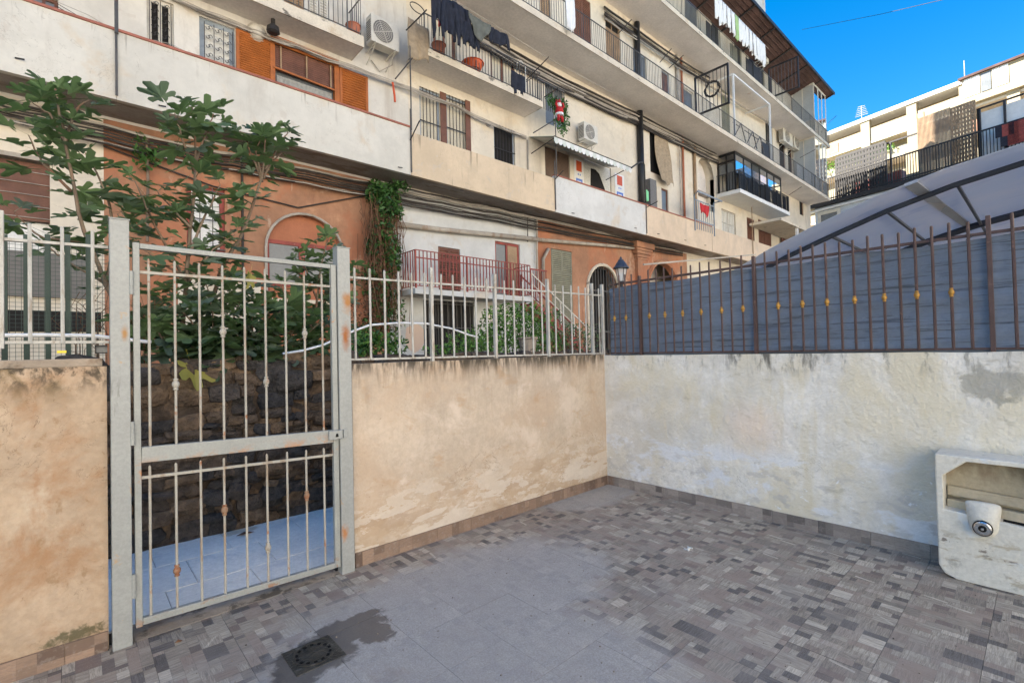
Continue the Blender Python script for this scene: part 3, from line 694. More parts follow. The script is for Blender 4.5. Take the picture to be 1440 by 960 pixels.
for j in range(n+1):
    for i in range(n+1):
        gd.v.append((-6+i*1.4, STW+.3+j/n*(YW-STW-.3), 1.38+.05*mnoise.noise(Vector((i*.6, j*.6, 1)))-.0*j))
for j in range(n):
    for i in range(n):
        k = j*(n+1)+i; gd.f.append((k, k+1, k+n+2, k+n+1)); gd.c.append(None)
tag(gd.build('garden_ground', M['soil']), kind='structure')
# ---- basin
BF = 4.10
b = thing('wash_basin', 'old cream concrete wash basin standing against the white wall', 'basin', (BF+.1, .2, 0))
y0, y1 = .515, -.62          # left, right edges (y falls to the right)
out = [(y0-.0, .07), (y0-.03, .02), (y0-.09, .0), (y1, .0), (y1, .775), (y0, .775)]
hole = [(y0-.035, .43), (y0-.035, .64), (y0-.15, .745), (y0-.42, .745), (y0-.56, .60), (y0-.56, .385)]
import bmesh
bm = bmesh.new()
vo = [bm.verts.new((BF, a, z)) for a, z in out]; vh = [bm.verts.new((BF, a, z)) for a, z in hole]
es = [bm.edges.new((vo[i], vo[(i+1) % len(vo)])) for i in range(len(vo))]+[bm.edges.new((vh[i], vh[(i+1) % len(vh)])) for i in range(len(vh))]
bmesh.ops.triangle_fill(bm, edges=es, use_beauty=True)
r_ = bmesh.ops.extrude_face_region(bm, geom=bm.faces[:])
bmesh.ops.translate(bm, verts=[v for v in r_['geom'] if isinstance(v, bmesh.types.BMVert)], vec=(.26, 0, 0))
bmesh.ops.recalc_face_normals(bm, faces=bm.faces)
me = bpy.data.meshes.new('basin_body'); bm.to_mesh(me); bm.free(); me.materials.append(M['basin'])
o = bpy.data.objects.new('basin_body', me); COL.objects.link(o); o.parent = b; o.matrix_parent_inverse = wm(b).inverted()
q = o.modifiers.new('bevel', 'BEVEL'); q.width = .008; q.segments = 2; q.limit_method = 'ANGLE'
MB().prism([(BF+.17, y0-.02, .36), (BF+.17, y0-.02, .77), (BF+.17, y0-.6, .77), (BF+.17, y0-.6, .36)], (.05, 0, 0)).build('basin_back', M['basin_in'], b)
m = MB()
for z_, dd, hh in ((.425, .085, .05), (.515, .125, .04)):
    m.prism([(BF+dd, y0-.04, z_-.02), (BF+dd+.012, y0-.04, z_+hh), (BF+dd+.012, y0-.555, z_+hh-.03), (BF+dd, y0-.555, z_-.05)], (.1, 0, 0))
m.build('washboard', M['basin_in'], b, bevel=.006)
m = MB(); m.prism([(BF+.03, y0-.04, .412), (BF+.03, y0-.04, .424), (BF+.03, y0-.555, .391), (BF+.03, y0-.555, .379)], (.12, 0, 0)); m.build('basin_ledge', M['hole'], b)
# spout boss with steel ring
c = onX(1382, 742, BF-.05)
boss = []
for k in range(13):
    z_ = .105-k/12*.18; 
    boss.append((max(.004, (.062 if z_ > 0 else math.sqrt(max(0, .062**2-z_**2)))), z_))
m = MB()
n = 18
prof = [(-.10, .058, .0), (-.06, .070, .02), (0, .074, .04), (.04, .078, .03), (.085, .084, .012), (.115, .080, .0)]
base = 0
for (z_, r1, f_) in prof:
    for j in range(n):
        an = 2*math.pi*j/n; fy = math.cos(an)*r1*(.75 if z_ < -.07 else 1); fx = math.sin(an)
        m.v.append((BF+.02 - max(0, fx)*(f_+.035)-(0 if fx > 0 else fx*.01), c.y+fy, c.z+.03+z_))
for k in range(len(prof)-1):
    for j in range(n): a, q_ = k*n+j, k*n+(j+1) % n; m.f.append((a, q_, q_+n, a+n)); m.c.append(None)
m.f.append(tuple(range(n))[::-1]); m.f.append(tuple((len(prof)-1)*n+j for j in range(n))); m.c += [None, None]
bo = m.build('spout', M['basin'], b, smooth=True); s = bo.modifiers.new('round', 'SUBSURF'); s.levels = s.render_levels = 2
for nm, ma, r_, d0, d1 in (('spout_ring', 'hole', .046, -.062, -.052), ('spout_ring', 'chrome', .041, -.066, -.056), ('spout_ring', 'hole', .019, -.073, -.064), ('spout_core', 'chrome', .009, -.078, -.070)):
    MB().lathe((BF, c.y, c.z), [(r_*.82, d0-.004), (r_, d0), (r_, d1)], 24, 'x').build(nm, M[ma], bo)
# ---- litter
def tagged(m, name, mat_, label, cat, **k): return tag(m.build(name, M[mat_]), label, cat, **k)
def dryleaf(x, y, z, s, lab):
    m = MB(); c = Vector((x, y, z))
    for a in (-1, 1):
        m.quad(c+Vector((-s, 0, .004)), c+Vector((0, a*s*.5, .012)), c+Vector((s, a*s*.1, .003)), c+Vector((s*.3, 0, 0)))
    o = m.build('fallen_leaf', M['dry']); sd = o.modifiers.new('t', 'SOLIDIFY'); sd.thickness = .001
    tag(o, lab, 'leaf', 'dead leaves on the ground')
p = onZ(345, 751, .0); dryleaf(p.x, p.y, .002, .07, 'dead brown leaf lying on the pale blue path')
p = onZ(251, 903, .0); dryleaf(p.x, p.y, .002, .018, 'tiny orange-brown leaf on the tiles in front of the gate')
p = onZ(968, 772, 0); m = MB(); m.box(p.x-.03, p.x+.03, p.y-.006, p.y+.006, .001, .008)
m.box(p.x-.03, p.x-.02, p.y-.02, p.y+.02, .001, .009).box(p.x+.02, p.x+.03, p.y-.02, p.y+.02, .001, .009)
tagged(m, 'plastic_clip', 'whitepaint', 'small white plastic clip lying on the terrace tiles', 'clip')
m = MB()
for k in range(420):
    x, y = random.uniform(.4, 4.3), random.uniform(.2, 3.25); s = random.uniform(.0012, .0032)
    m.obox((x, y, s*.6), (s, s*.3, 0), (-s*.2, s, .0), (0, 0, s*.6))
tag(m.build('grit', M['concrete']), kind='stuff')
# ================================================================= PLANTS
def fig_leaf_mesh(seed, mat_):
    rnd = random.Random(seed); m = MB(); n = 46; droop = rnd.uniform(.5, 1.1)
    # five-lobed palmate outline, petiole at the origin, pointing +x, length 1
    lobes = [(0, 1.0), (.78, .92), (-.78, .92), (1.65, .62), (-1.65, .62)]
    pts = []
    for k in range(n):
        th = -math.pi*.94+k/(n-1)*math.pi*1.88; r = .26
        for a, L in lobes:
            d = abs(th-a); w = .38
            if d < w: r = max(r, .26+(L-.26)*(1-(d/w)**3.2)**.8)
        r *= 1+rnd.uniform(-.05, .05)
        pts.append((th, r))
    cx = .33
    def P(x, y): return (x, y, .26*abs(y)-.30*droop*x*x-.10*droop*y*y+.02*math.sin(x*9+seed))
    c = len(m.v); m.v.append(P(cx, 0))
    for th, r in pts: m.v.append(P(cx+math.cos(th)*r*.72, math.sin(th)*r*.72))
    for k in range(n-1): m.f.append((c, c+1+k, c+2+k)); m.c.append(None)
    i = len(m.v)                                                 # petiole
    m.v += [(-.32, -.008, .10), (-.32, .008, .10), (.3, .008, .005), (.3, -.008, .005)]; m.f.append((i, i+1, i+2, i+3)); m.c.append(None)
    return m.mesh('leaf', M[mat_], False, fix=False)
FL = [fig_leaf_mesh(i, 'fig') for i in range(6)]+[fig_leaf_mesh(i+9, 'fig_blue') for i in range(2)]
FLY = [fig_leaf_mesh(31, 'fig_yellow'), fig_leaf_mesh(33, 'fig_yellow')]
def put_leaf(root, p, out, size, rnd, yellow=False):
    out = Vector(out).normalized(); up = Vector((0, 0, 1)); s = out.cross(up)
    if s.length < .1: s = Vector((1, 0, 0))
    s.normalize(); u = s.cross(out).normalized()
    mt = Matrix((out, s*-1 if False else up.cross(out).normalized(), u)).transposed().to_4x4()
    mt = Matrix.Translation(p) @ mt @ Matrix.Rotation(rnd.uniform(-.6, .6), 4, 'X') @ Matrix.Rotation(rnd.uniform(-.3, .45), 4, 'Y') @ Matrix.Translation((.32*size, 0, 0)) @ Matrix.Diagonal((size, size*rnd.uniform(.85, 1.1), size, 1))
    o = inst(rnd.choice(FLY if yellow else FL), 'leaf', root, mt)
    if yellow: o['label'] = 'yellowing leaf'
def fig(label, Y, stems, seed, size=.21, dens=15, base=None):
    rnd = random.Random(seed); b0 = onY(*stems[0][0], Y); root = thing('fig_tree', label, 'fig tree', (b0.x, b0.y, 1.36), 'fig trees behind the stone wall')
    tot = 0
    for st in stems:
        dy = rnd.uniform(-.12, .25); pts = [onY(px, py, Y+dy*k/len(st)) for k, (px, py) in enumerate(st)]
        if st is stems[0] or pts[0].z < 1.6: pts = [Vector((pts[0].x+rnd.uniform(-.05, .05), pts[0].y, 1.34))]+pts
        fine = []
        for a, q in zip(pts, pts[1:]):
            for k in range(4): fine.append(a.lerp(q, k/4)+Vector([rnd.uniform(-.008, .008) for _ in range(3)]))
        fine.append(pts[-1]); n = len(fine)
        L = sum((a-q).length for a, q in zip(fine, fine[1:])); r0 = .010+.006*L
        MB().tube(fine, 0, 7, rr=[r0*(1-.7*k/(n-1)) for k in range(n)]).build('branch' if st is not stems[0] else 'trunk', M['bark'], root, smooth=True)
        cnt = int(dens*max(.6, L)*1.0); ang = rnd.uniform(0, 6)
        for k in range(cnt):
            t = 1-(1-(.30 if L > .5 else .1))*(k/cnt)**1.25; f = t*(n-1); i = min(int(f), n-2); p = fine[i].lerp(fine[i+1], f-i); ang += 2.4
            d = Vector((math.cos(ang), math.sin(ang), rnd.uniform(-.1, .45)+(.6 if t > .93 else 0)))
            put_leaf(root, p, d, size*rnd.uniform(.55, 1.25)*(1-.35*(t > .95)), rnd, False); tot += 1
    return root, tot
r1 = fig('tall fig tree with big lobed leaves left of the gate post', 5.35, [
    [(185, 470), (150, 400), (110, 300), (92, 200), (78, 125)], [(150, 400), (160, 330), (150, 270), (120, 215)],
    [(120, 340), (60, 335), (20, 300)], [(100, 270), (60, 230), (40, 190)], [(160, 360), (175, 330), (165, 300)], [(150, 400), (100, 370), (60, 345)], [(92, 200), (70, 160), (40, 140)], [(92, 200), (110, 150), (125, 140)]], 1, .235, 16)
r2 = fig('fig tree with a tall leafy shoot above the gate top rail', 5.25, [
    [(255, 480), (262, 400), (270, 300), (275, 220), (270, 150)], [(262, 400), (235, 350), (205, 290), (190, 255)], [(265, 360), (290, 300), (310, 260)], [(262, 390), (225, 370), (190, 340)],
    [(268, 320), (240, 290), (222, 270)], [(262, 400), (300, 350), (330, 330)], [(274, 230), (290, 190), (300, 160)], [(274, 240), (255, 190), (245, 155)], [(255, 430), (290, 400), (320, 380)]], 2, .225, 19)
r3 = fig('slender fig tree with one leafy tuft on a long bare stem', 5.5, [[(285, 470), (310, 380), (345, 320), (368, 250), (374, 185)], [(368, 255), (350, 205), (338, 185)], [(372, 240), (395, 200), (405, 185)], [(368, 255), (360, 215), (365, 195)], [(370, 250), (385, 225), (400, 215)]], 3, .23, 15)
r4 = fig('small fig tree in front of the arched orange window', 5.6, [[(430, 485), (445, 430), (450, 380), (462, 335)], [(445, 440), (470, 400), (480, 370)], [(430, 470), (405, 430), (395, 400)], [(445, 420), (430, 380), (425, 360)], [(430, 480), (460, 440), (475, 420)], [(420, 485), (400, 460), (380, 440)]], 4, .22, 34)
r5 = fig('low spreading fig tree just behind the upper gate bars', 5.05, [[(300, 500), (270, 450), (235, 420)], [(310, 500), (330, 440), (345, 400)], [(300, 500), (300, 440), (290, 400)],
    [(330, 505), (370, 460), (400, 430)], [(300, 505), (255, 480), (215, 460)], [(330, 505), (360, 480), (395, 470)], [(300, 505), (340, 480), (330, 465)], [(360, 505), (420, 480), (455, 450)], [(380, 505), (440, 490), (470, 470)], [(280, 505), (230, 500), (200, 490)], [(250, 505), (225, 470), (205, 440)], [(300, 505), (310, 470), (320, 440)], [(350, 505), (355, 450), (365, 420)], [(330, 505), (300, 490), (280, 470)], [(400, 505), (410, 470), (420, 445)], [(420, 505), (450, 490), (468, 460)]], 5, .235, 40)
rnd = random.Random(77)
for (px, py, s) in ((258, 492, .30), (352, 505, .16), (352, 372, .18), (300, 500, .2), (330, 520, .2), (275, 520, .2)):
    p = onY(px, py, 4.95); put_leaf(r5[0], p, (rnd.uniform(-.3, .3), -.6, -.9), s, rnd, py in (492, 372))
print('fig leaves', [r[1] for r in (r1, r2, r3, r4, r5)])
def leaf_cloud(m, c, rad, n, s, rnd, flat=.6):
    c = Vector(c)
    for _ in range(n):
        v = Vector([rnd.gauss(0, 1) for _ in range(3)]); v = v.normalized()*(rnd.random()**.45)
        p = c+Vector((v.x*rad[0], v.y*rad[1], v.z*rad[2])); a = Vector([rnd.uniform(-1, 1) for _ in range(3)]).normalized()*s*rnd.uniform(.6, 1.3)
        b = a.cross(Vector([rnd.uniform(-1, 1) for _ in range(3)])).normalized()*s*.38
        m.quad(p-a, p+b-a*.1, p+a, p-b-a*.1)
def plant(name, label, cat, Y, blobs, s, mat_, seed, grp=None, stems=True, stem_from=None):
    rnd = random.Random(seed); b0 = onY(blobs[0][0], 480, Y); root = thing(name, label, cat, (b0.x, Y, 1.36), grp)
    m = MB(); st = MB()
    for (px, py, rx, ry, n) in blobs:
        p = onY(px, py, Y); k = Y/11.0*.0205*.72*11/10; sx = (onY(px+rx, py, Y)-p).x; sz = (onY(px, py-ry, Y)-p).z
        leaf_cloud(m, (p.x, Y+rnd.uniform(-.3, .1)*min(1, sx), p.z), (sx, min(sx, .8), sz), n, s, rnd)
        if stems:
            for _ in range(4):
                q = Vector((p.x+rnd.uniform(-.6, .6)*sx, Y, p.z+sz*rnd.uniform(0, .9))); st.tube([(q.x+rnd.uniform(-.1, .1), Y, 1.3), q.lerp(Vector((q.x, Y, 1.3)), .5)+Vector((.04, 0, 0)), q], .008, 4)
    tag(m.build('foliage', M[mat_], root, fix=False), kind='stuff')
    if stems: st.build('stem', M['bark'], root)
    return root
plant('shrub', 'bright green shrub below the red balcony, left of the stairs', 'shrub', 9.0, [(720, 482, 44, 26, 1200), (705, 448, 27, 22, 650), (745, 450, 28, 26, 750), (765, 480, 24, 20, 500), (690, 472, 27, 22, 560)], .055, 'bush', 11, 'shrubs in the garden')
plant('shrub', 'dark shrub in front of the red staircase foot', 'shrub', 9.3, [(785, 475, 28, 22, 420), (815, 470, 22, 18, 260), (800, 490, 40, 14, 300)], .05, 'fig', 12, 'shrubs in the garden')
plant('shrub', 'yellow-flecked low shrub under the barred basement window', 'shrub', 8.0, [(650, 480, 26, 18, 380), (675, 488, 28, 14, 300), (620, 492, 26, 10, 160)], .045, 'bush', 13, 'shrubs in the garden')
plant('shrub', 'low green shrub at the foot of the climbing vine', 'shrub', 7.0, [(545, 485, 24, 18, 260), (515, 480, 20, 22, 240), (500, 495, 30, 10, 200)], .05, 'bush', 14, 'shrubs in the garden')
# climbing vine on the facade corner
rnd = random.Random(21); v = thing('climbing_vine', 'half-dead climbing vine with green tufts hanging down the facade', 'vine', tuple(onY(540, 470, YW-.3)))
st = MB()
for k in range(190):
    px = rnd.gauss(540, 12); p0 = onY(px+rnd.uniform(-5, 5), rnd.uniform(262, 330), YW-.12-rnd.random()*.4); L = rnd.uniform(.8, 3.6); pts = [p0]
    for q in range(7): pts.append(pts[-1]+Vector((rnd.uniform(-.10, .10), rnd.uniform(-.05, .05), -L/7)))
    st.tube(pts, .009, 3, cap=False)
st.build('stem', M['dry'], v)
m = MB()
for (px, py, rx, ry, n) in ((540, 275, 22, 18, 650), (545, 296, 20, 18, 650), (528, 272, 11, 20, 300), (536, 322, 16, 20, 260), (540, 348, 24, 24, 560), (550, 368, 12, 20, 260), (535, 400, 26, 34, 260), (545, 440, 26, 34, 320), (510, 470, 24, 24, 200), (560, 262, 16, 8, 120), (522, 385, 10, 16, 90)):
    p = onY(px, py, YW-.35); sx = (onY(px+rx, py, YW)-onY(px, py, YW)).x; sz = (onY(px, py-ry, YW)-onY(px, py, YW)).z
    leaf_cloud(m, p, (sx, .35, sz), n, .085, rnd)
tag(m.build('foliage', M['ivy'], v, fix=False), kind='stuff')
m = MB()
for (px, py, rx, ry, n) in ((540, 330, 22, 60, 240), (535, 420, 34, 60, 420), (520, 440, 30, 50, 260)):
    p = onY(px, py, YW-.3); sx = (onY(px+rx, py, YW)-onY(px, py, YW)).x; sz = (onY(px, py-ry, YW)-onY(px, py, YW)).z
    leaf_cloud(m, p, (sx, .35, sz), n, .06, rnd)
tag(m.build('dead_foliage', M['dry'], v, fix=False), kind='stuff')
# thin creeper between the fig trees
v = thing('creeper', 'thin creeper climbing a cable on the orange wall behind the fig trees', 'vine', tuple(onY(207, 360, YW-.2)))
m = MB(); m.tube([onY(207, 340, YW-.15), onY(208, 250, YW-.15), onY(206, 195, YW-.15)], .03, 5); m.build('stem', M['bark'], v)
m = MB(); leaf_cloud(m, onY(205, 215, YW-.2), (.28, .2, .45), 110, .09, rnd); tag(m.build('foliage', M['ivy'], v, fix=False), kind='stuff')
# dead branches behind the left fence and gate
m = MB()
for k in range(26):
    p = onY(rnd.uniform(100, 210), rnd.uniform(440, 500), 5.1); pts = [Vector((p.x, 5.1, 1.4)), p]
    for q in range(4): pts.append(pts[-1]+Vector((rnd.uniform(-.10, .10), rnd.uniform(-.05, .05), rnd.uniform(.02, .13))))
    m.tube(pts, .003, 3, cap=False)
tag(m.build('dry_twigs', M['dry']), 'tangle of dry reddish twigs between left fence and gate', 'twigs')
# ---- white conduits running behind fence and gate
m = MB(); m.tube([onY(-60, 472, 3.62), onY(60, 471, 3.62), onY(130, 472, 3.62), onY(185, 478, 3.62), onY(212, 481, 3.64)], .011, 8)
tag(m.build('conduit', M['conduit'], smooth=True), 'straight white plastic conduit running behind the left pickets', 'conduit', 'white plastic conduits')
m = MB(); m.tube([onY(398, 497, 4.2), onY(425, 493, 4.1), onY(455, 485, 4.0), onY(490, 468, 3.9), onY(520, 457, 3.85), onY(560, 454, 3.85), onY(600, 455, 3.85), (onY(635, 462, 3.85)), onY(660, 471, 3.85), onY(672, 474, 3.85)], .0095, 8)
tag(m.build('conduit', M['conduit'], smooth=True), 'white plastic conduit arching behind the right gate post', 'conduit', 'white plastic conduits')
m = MB(); m.tube([onY(480, 464, 3.9), onY(492, 472, 3.85), onY(505, 480, 3.8)], .004, 6)
# small lamp box and yellow clip on the left wall
t = thing('wall_light', 'small dark box light on the left wall beside the gate post', 'light', tuple(onY(142, 498, 3.38)))
a = onY(134, 497, 3.38); c = onY(151, 485, 3.38)
MB().box(a.x, c.x, 3.37, 3.42, a.z, a.z+.006).box(a.x, c.x, 3.37, 3.42, c.z-.008, c.z).box(a.x, a.x+.004, 3.37, 3.42, a.z, c.z).build('casing', M['blackpipe'], t)
MB().box(a.x+.005, c.x, 3.40, 3.415, a.z+.007, c.z-.009).build('lens', M['glass_grey'], t)
a = onY(80, 493, 3.35); tag(MB().box(a.x, a.x+.035, 3.345, 3.36, a.z-.012, a.z).build('plastic_clip', M['yellow_plastic']), 'yellow plastic clip on the bottom of the left pickets', 'clip')
# ---- mesh fence at the back left
t = thing('mesh_fence', 'dark green wire mesh fence on the stone wall, far left', 'fence', (-.3, 5.0, 1.4))
for px in (-22, 6, 37, 67, 95, 124):
    p = onY(px, 330, 5.0); MB().box(p.x-.016, p.x+.016, 4.985, 5.015, 1.4, p.z).build('fence_post', M['green_post'], t)
a, c = onY(-30, 334, 5.0), onY(150, 345, 5.0)
MB().sq((a.x, 5, a.z), (c.x, 5, a.z+.02), .012).build('top_rail', M['green_post'], t)
m = MB(); k = a.x
while k < c.x: m.box(k-.0013, k+.0013, 4.98, 4.9826, 1.42, a.z); k += .030
k = 1.45
while k < a.z: m.box(a.x, c.x, 4.983, 4.9856, k-.0013, k+.0013); k += .030
tag(m.build('wire_mesh', M['green_post'], t), kind='stuff')
# ================================================================= BIG FACADE
B = thing('apartment_building', 'long shabby cream and terracotta apartment block with stacked balconies', 'building', (0, YW, 1.3))
XE = 45.6; X0 = -34.0
HOLES = []
def louvre(x0, x1, z0, z1, y, matn, parent, name='shutter', n=None, fr=.05, th=.035, label=None):
    m = MB(); m.box(x0, x0+fr, y-th, y, z0, z1).box(x1-fr, x1, y-th, y, z0, z1).box(x0+fr, x1-fr, y-th+.001, y, z0, z0+fr).box(x0+fr, x1-fr, y-th+.001, y, z1-fr, z1)
    n = n or int((z1-z0-2*fr)/.075); h = (z1-z0-2*fr)/n
    for k in range(n):
        z = z0+fr+(k+.5)*h; m.obox(((x0+x1)/2, y-th/2, z), ((x1-x0)/2-fr, 0, 0), (0, .014, -.012), (0, .004, .007+h*.12))
    m.box(x0+fr, x1-fr, y-.004, y-.002, z0+fr, z1-fr)
    o = m.build(name, M[matn], parent)
    return tag(o, label)
def slats(x0, x1, z0, z1, y, matn, parent, name='roller_blind', p=.055):
    m = MB(); n = max(2, int((z1-z0)/p)); h = (z1-z0)/n; g_ = .30 if p > .1 else .09
    for k in range(n): m.box(x0, x1, y-.012, y+.006, z0+k*h+h*g_, z0+(k+1)*h-h*g_)
    if p < .1: m.box(x0, x1, y, y+.01, z0, z1); return m.build(name, M[matn], parent)
def pane(x0, x1, z0, z1, y, matn, parent, name='glass'):
    return MB().box(x0, x1, y, y+.012, z0, z1).build(name, M[matn], parent)
def ripple(x0, x1, z0, z1, y, matn, parent, name='curtain', amp=.02, n=24):
    m = MB(); q = 6
    for j in range(q+1):
        for i in range(n+1): m.v.append((x0+(x1-x0)*i/n, y+amp*math.sin(i*1.9)*(.5+.5*j/q), z1+(z0-z1)*j/q))
    for j in range(q):
        for i in range(n): k = j*(n+1)+i; m.f.append((k, k+1, k+n+2, k+n+1)); m.c.append(None)
    return m.build(name, M[matn], parent, smooth=True)
def window(px, fm='frame_white', style='glass', gm='glass', mull=1, bars=0, zb=None, label=None, name='window', fw=.06, y=YW, hole=True, bm='darkiron', cur=None, trans=0, roll=0):
    x0, x1, z0, z1 = rect(*px, y)
    if zb: z0 = zb
    if hole: HOLES.append((x0, x1, z0, z1))
    yy = y+.09
    m = MB(); m.box(x0, x0+fw, yy-.03, yy+.03, z0, z1).box(x1-fw, x1, yy-.03, yy+.03, z0, z1).box(x0+fw, x1-fw, yy-.028, yy+.03, z1-fw, z1).box(x0+fw, x1-fw, yy-.028, yy+.03, z0, z0+fw)
    for k in range(mull):
        xx = x0+(x1-x0)*(k+1)/(mull+1); m.box(xx-fw*.4, xx+fw*.4, yy-.026, yy+.03, z0+fw, z1-fw)
    o = m.build(name, M[fm], B); tag(o, label)
    pane(x0+fw*.9, x1-fw*.9, z0+fw*.9, z1-fw*.9, yy+.005, gm, o)
    if cur: ripple(x0+fw, x1-fw, z0+fw, z1-fw, yy-.022, cur, o, amp=.006)
    if style == 'shutter':
        xm = (x0+x1)/2; zt = z1-.02-trans
        louvre(x0+.02, xm-.005, z0+.02, zt, y+.05, fm, o); louvre(xm+.005, x1-.02, z0+.02, zt, y+.05, fm, o)
    if style == 'roll': slats(x0+.03, x1-.03, z0+.02, z1-.02, y+.05, gm, o)
    if roll: slats(x0+fw, x1-fw, z1-(z1-z0)*roll, z1-fw, yy-.04, 'rollup', o)
    if bars:
        m = MB(); n = max(2, int((x1-x0)/bars))
        for k in range(1, n): xx = x0+(x1-x0)*k/n; m.box(xx-.009, xx+.009, y-.012, y+.006, z0, z1)
        for f_ in (.06, .5, .94): zz = z0+(z1-z0)*f_; m.box(x0, x1, y-.016, y+.009, zz-.012, zz+.012)
        m.build('grille', M[bm], o)
    return o, (x0, x1, z0, z1)
def scrolls(x0, x1, z0, z1, y, matn, parent, cell=.24, r=.008):
    m = MB(); n = max(1, round((x1-x0)/cell)); q = max(1, round((z1-z0)/cell)); cx, cz = (x1-x0)/n, (z1-z0)/q
    for i in range(n+1): m.box(x0+i*cx-.007, x0+i*cx+.007, y-.007, y+.007, z0, z1)
    for i in range(n):
        for j in range(q):
            a, b = x0+(i+.5)*cx, z0+(j+.5)*cz
            for s in (-1, 1):
                pts = []
                for k in range(12):
                    t = k/11*4.6; rr = .42*cx*(1-k/15); pts.append((a+s*(math.cos(t)*rr*.55+cx*.12), y, b+s*math.sin(t)*rr*.8))
                m.tube(pts, r, 4, cap=False)
    return m.build('grille', M[matn], parent)
# --- walkway floor (first floor), windows behind the parapet
window((40, -14, 82, 30), 'brown_wood', mull=1, gm='glass_grey')
o, r = window((206, -8, 244, 92), 'frame_white', gm='dark', mull=1, fw=.09); scrolls(r[0]+.05, r[1]-.05, r[2], r[3]-.05, YW-.01, 'darkiron', o, .17)
o, r = window((280, 22, 330, 118), 'steelblue', gm='glass_grey', mull=0, fw=.11, cur='lace', label='blue-grey framed window behind a scrollwork grille'); scrolls(r[0]+.1, r[1]-.05, r[2], r[3]-.1, YW-.01, 'darkiron', o, .21)
x0, x1, z0, z1 = rect(331, 41, 383, 118); ow = louvre(x0, x1, z0, z1, YW-.01, 'orange_wood', B, 'shutter', 22, .07, .05, 'open orange louvred shutter left of the wide window')
o, r = window((382, 50, 474, 150), 'orange_wood', gm='glass_grey', mull=0, fw=.09, label='wide orange window with half-lowered brown roller blind and lace curtain')
MB().box(r[0]-.03, r[1]+.03, YW-.04, YW-.005, r[3]-.20, r[3]+.02).box(r[0]-.04, r[0]+.06, YW-.05, YW-.004, r[2], r[3]-.201).box(r[1]-.10, r[1]+.04, YW-.05, YW-.004, r[2], r[3]-.201).build('casing', M['orange_wood'], o)
zq = onY(384, 97, YW).z; slats(r[0]+.07, r[1]-.11, zq, r[3]-.21, YW+.01, 'brown_wood', o, p=.05); slats(r[0]+.07, r[1]-.11, zq, r[3]-.21, YW-.004, 'tan_wood', o, p=.11)
MB().sq((r[0]+.02, YW-.06, zq+.02), (r[1]-.1, YW-.06, zq-.04), .02).build('blind_rail', M['orange_wood'], o)
for q in (.12, .5, .88): xx = r[0]+(r[1]-r[0])*q; MB().box(xx-.018, xx+.018, YW-.05, YW-.03, zq, r[3]-.22).build('blind_strap', M['tan_wood'], o); ripple(r[0]+.12, r[1]-.15, r[2], zq-.10, YW+.04, 'lace', o, 'lace_curtain', .015, 40)
x0, x1, z0, z1 = rect(476.5, 95, 516, 172); louvre(x0, x1, z0, z1, YW-.01, 'orange_wood', B, 'shutter', 20, .07, .05, 'open orange louvred shutter right of the wide window')
window((589.5, 121, 618, 215), 'steelblue', gm='glass_grey', cur='curtain', mull=0, bars=.12, fw=.07); window((627, 132, 659, 225), 'steelblue', gm='glass_grey', cur='curtain', mull=0, bars=.12, fw=.07)
x0, x1, z0, z1 = rect(618.3, 131, 626.7, 220); MB().box(x0, x1, YW-.03, YW-.002, z0, z1+.05).build('shutter_edge', M['brown_wood'], B)
x0, x1, z0, z1 = rect(653, 141, 660, 226); MB().box(x0, x1, YW-.05, YW-.032, z0, z1).build('shutter_edge', M['brown_wood'], B)
o, r = window((694, 173, 723.5, 240), 'steelblue', gm='dark', mull=0, bars=.13, fw=.07); 
window((766, 205, 801, 262), 'brown_wood', 'roll', 'rollup', 0, label='closed brown roller shutter under the awning')
o, r = window((821, 222, 859, 275), 'whitepaint', gm='dark', mull=0, fw=.05, label='dark window with tied-back white gingham curtains')
xm = (r[0]+r[1])/2
m = MB(); m.prism([(r[0]+.05, YW+.05, r[3]-.04), (r[1]-.05, YW+.05, r[3]-.04), (r[1]-.05, YW+.05, r[3]-.26), (r[0]+.05, YW+.05, r[3]-.32)], (0, .01, 0)); m.build('valance', M['lace'], o)
m = MB(); m.prism([(xm-.1, YW+.045, r[3]-.3), (r[1]-.05, YW+.045, r[3]-.24), (r[1]-.05, YW+.045, r[2]), (r[1]-.30, YW+.045, r[2]), (r[1]-.42, YW+.045, r[2]+.6), (xm+.15, YW+.045, r[2]+1.2)], (0, .008, 0)); m.build('curtain', M['lace'], o)
m = MB(); m.prism([(r[0]+.05, YW+.045, r[3]-.3), (r[0]+.5, YW+.045, r[3]-.3), (r[0]+.42, YW+.045, r[2]), (r[0]+.05, YW+.045, r[2])], (0, .008, 0)); m.build('curtain', M['lace'], o)
def framed(xl, yt, xr, yb, lab, top, y=YW):
    x0, x1, z0, z1 = rect(xl, yt, xr, yb, y); t = thing('poster', lab, 'poster', ((x0+x1)/2, y, z0), 'child-like posters beside the curtained window')
    MB().box(x0, x1, y-.02, y-.003, z0, z1).build('sheet', M['whitepaint'], t)
    xm, w_, h = (x0+x1)/2, x1-x0, z1-z0
    MB().box(xm-w_*.28, xm+w_*.28, y-.024, y-.021, z1-h*.42, z1-h*.06).build('orange_shape', M['orange_plastic'], t)
    MB().box(xm-w_*.14, xm-w_*.04, y-.024, y-.021, z1-h*.56, z1-h*.50).build('blue_shape', M['blue_print'], t)
    MB().box(xm+w_*.06, xm+w_*.16, y-.024, y-.021, z1-h*.56, z1-h*.50).build('blue_shape', M['blue_print'], t)
    MB().box(xm-w_*.34, xm-w_*.20, y-.024, y-.021, z0+h*.02, z0+h*.32).box(xm+w_*.20, xm+w_*.34, y-.024, y-.021, z0+h*.02, z0+h*.32).box(xm-w_*.199, xm+w_*.199, y-.024, y-.021, z0+h*.24, z0+h*.32).build('blue_shape', M['blue_print'], t)
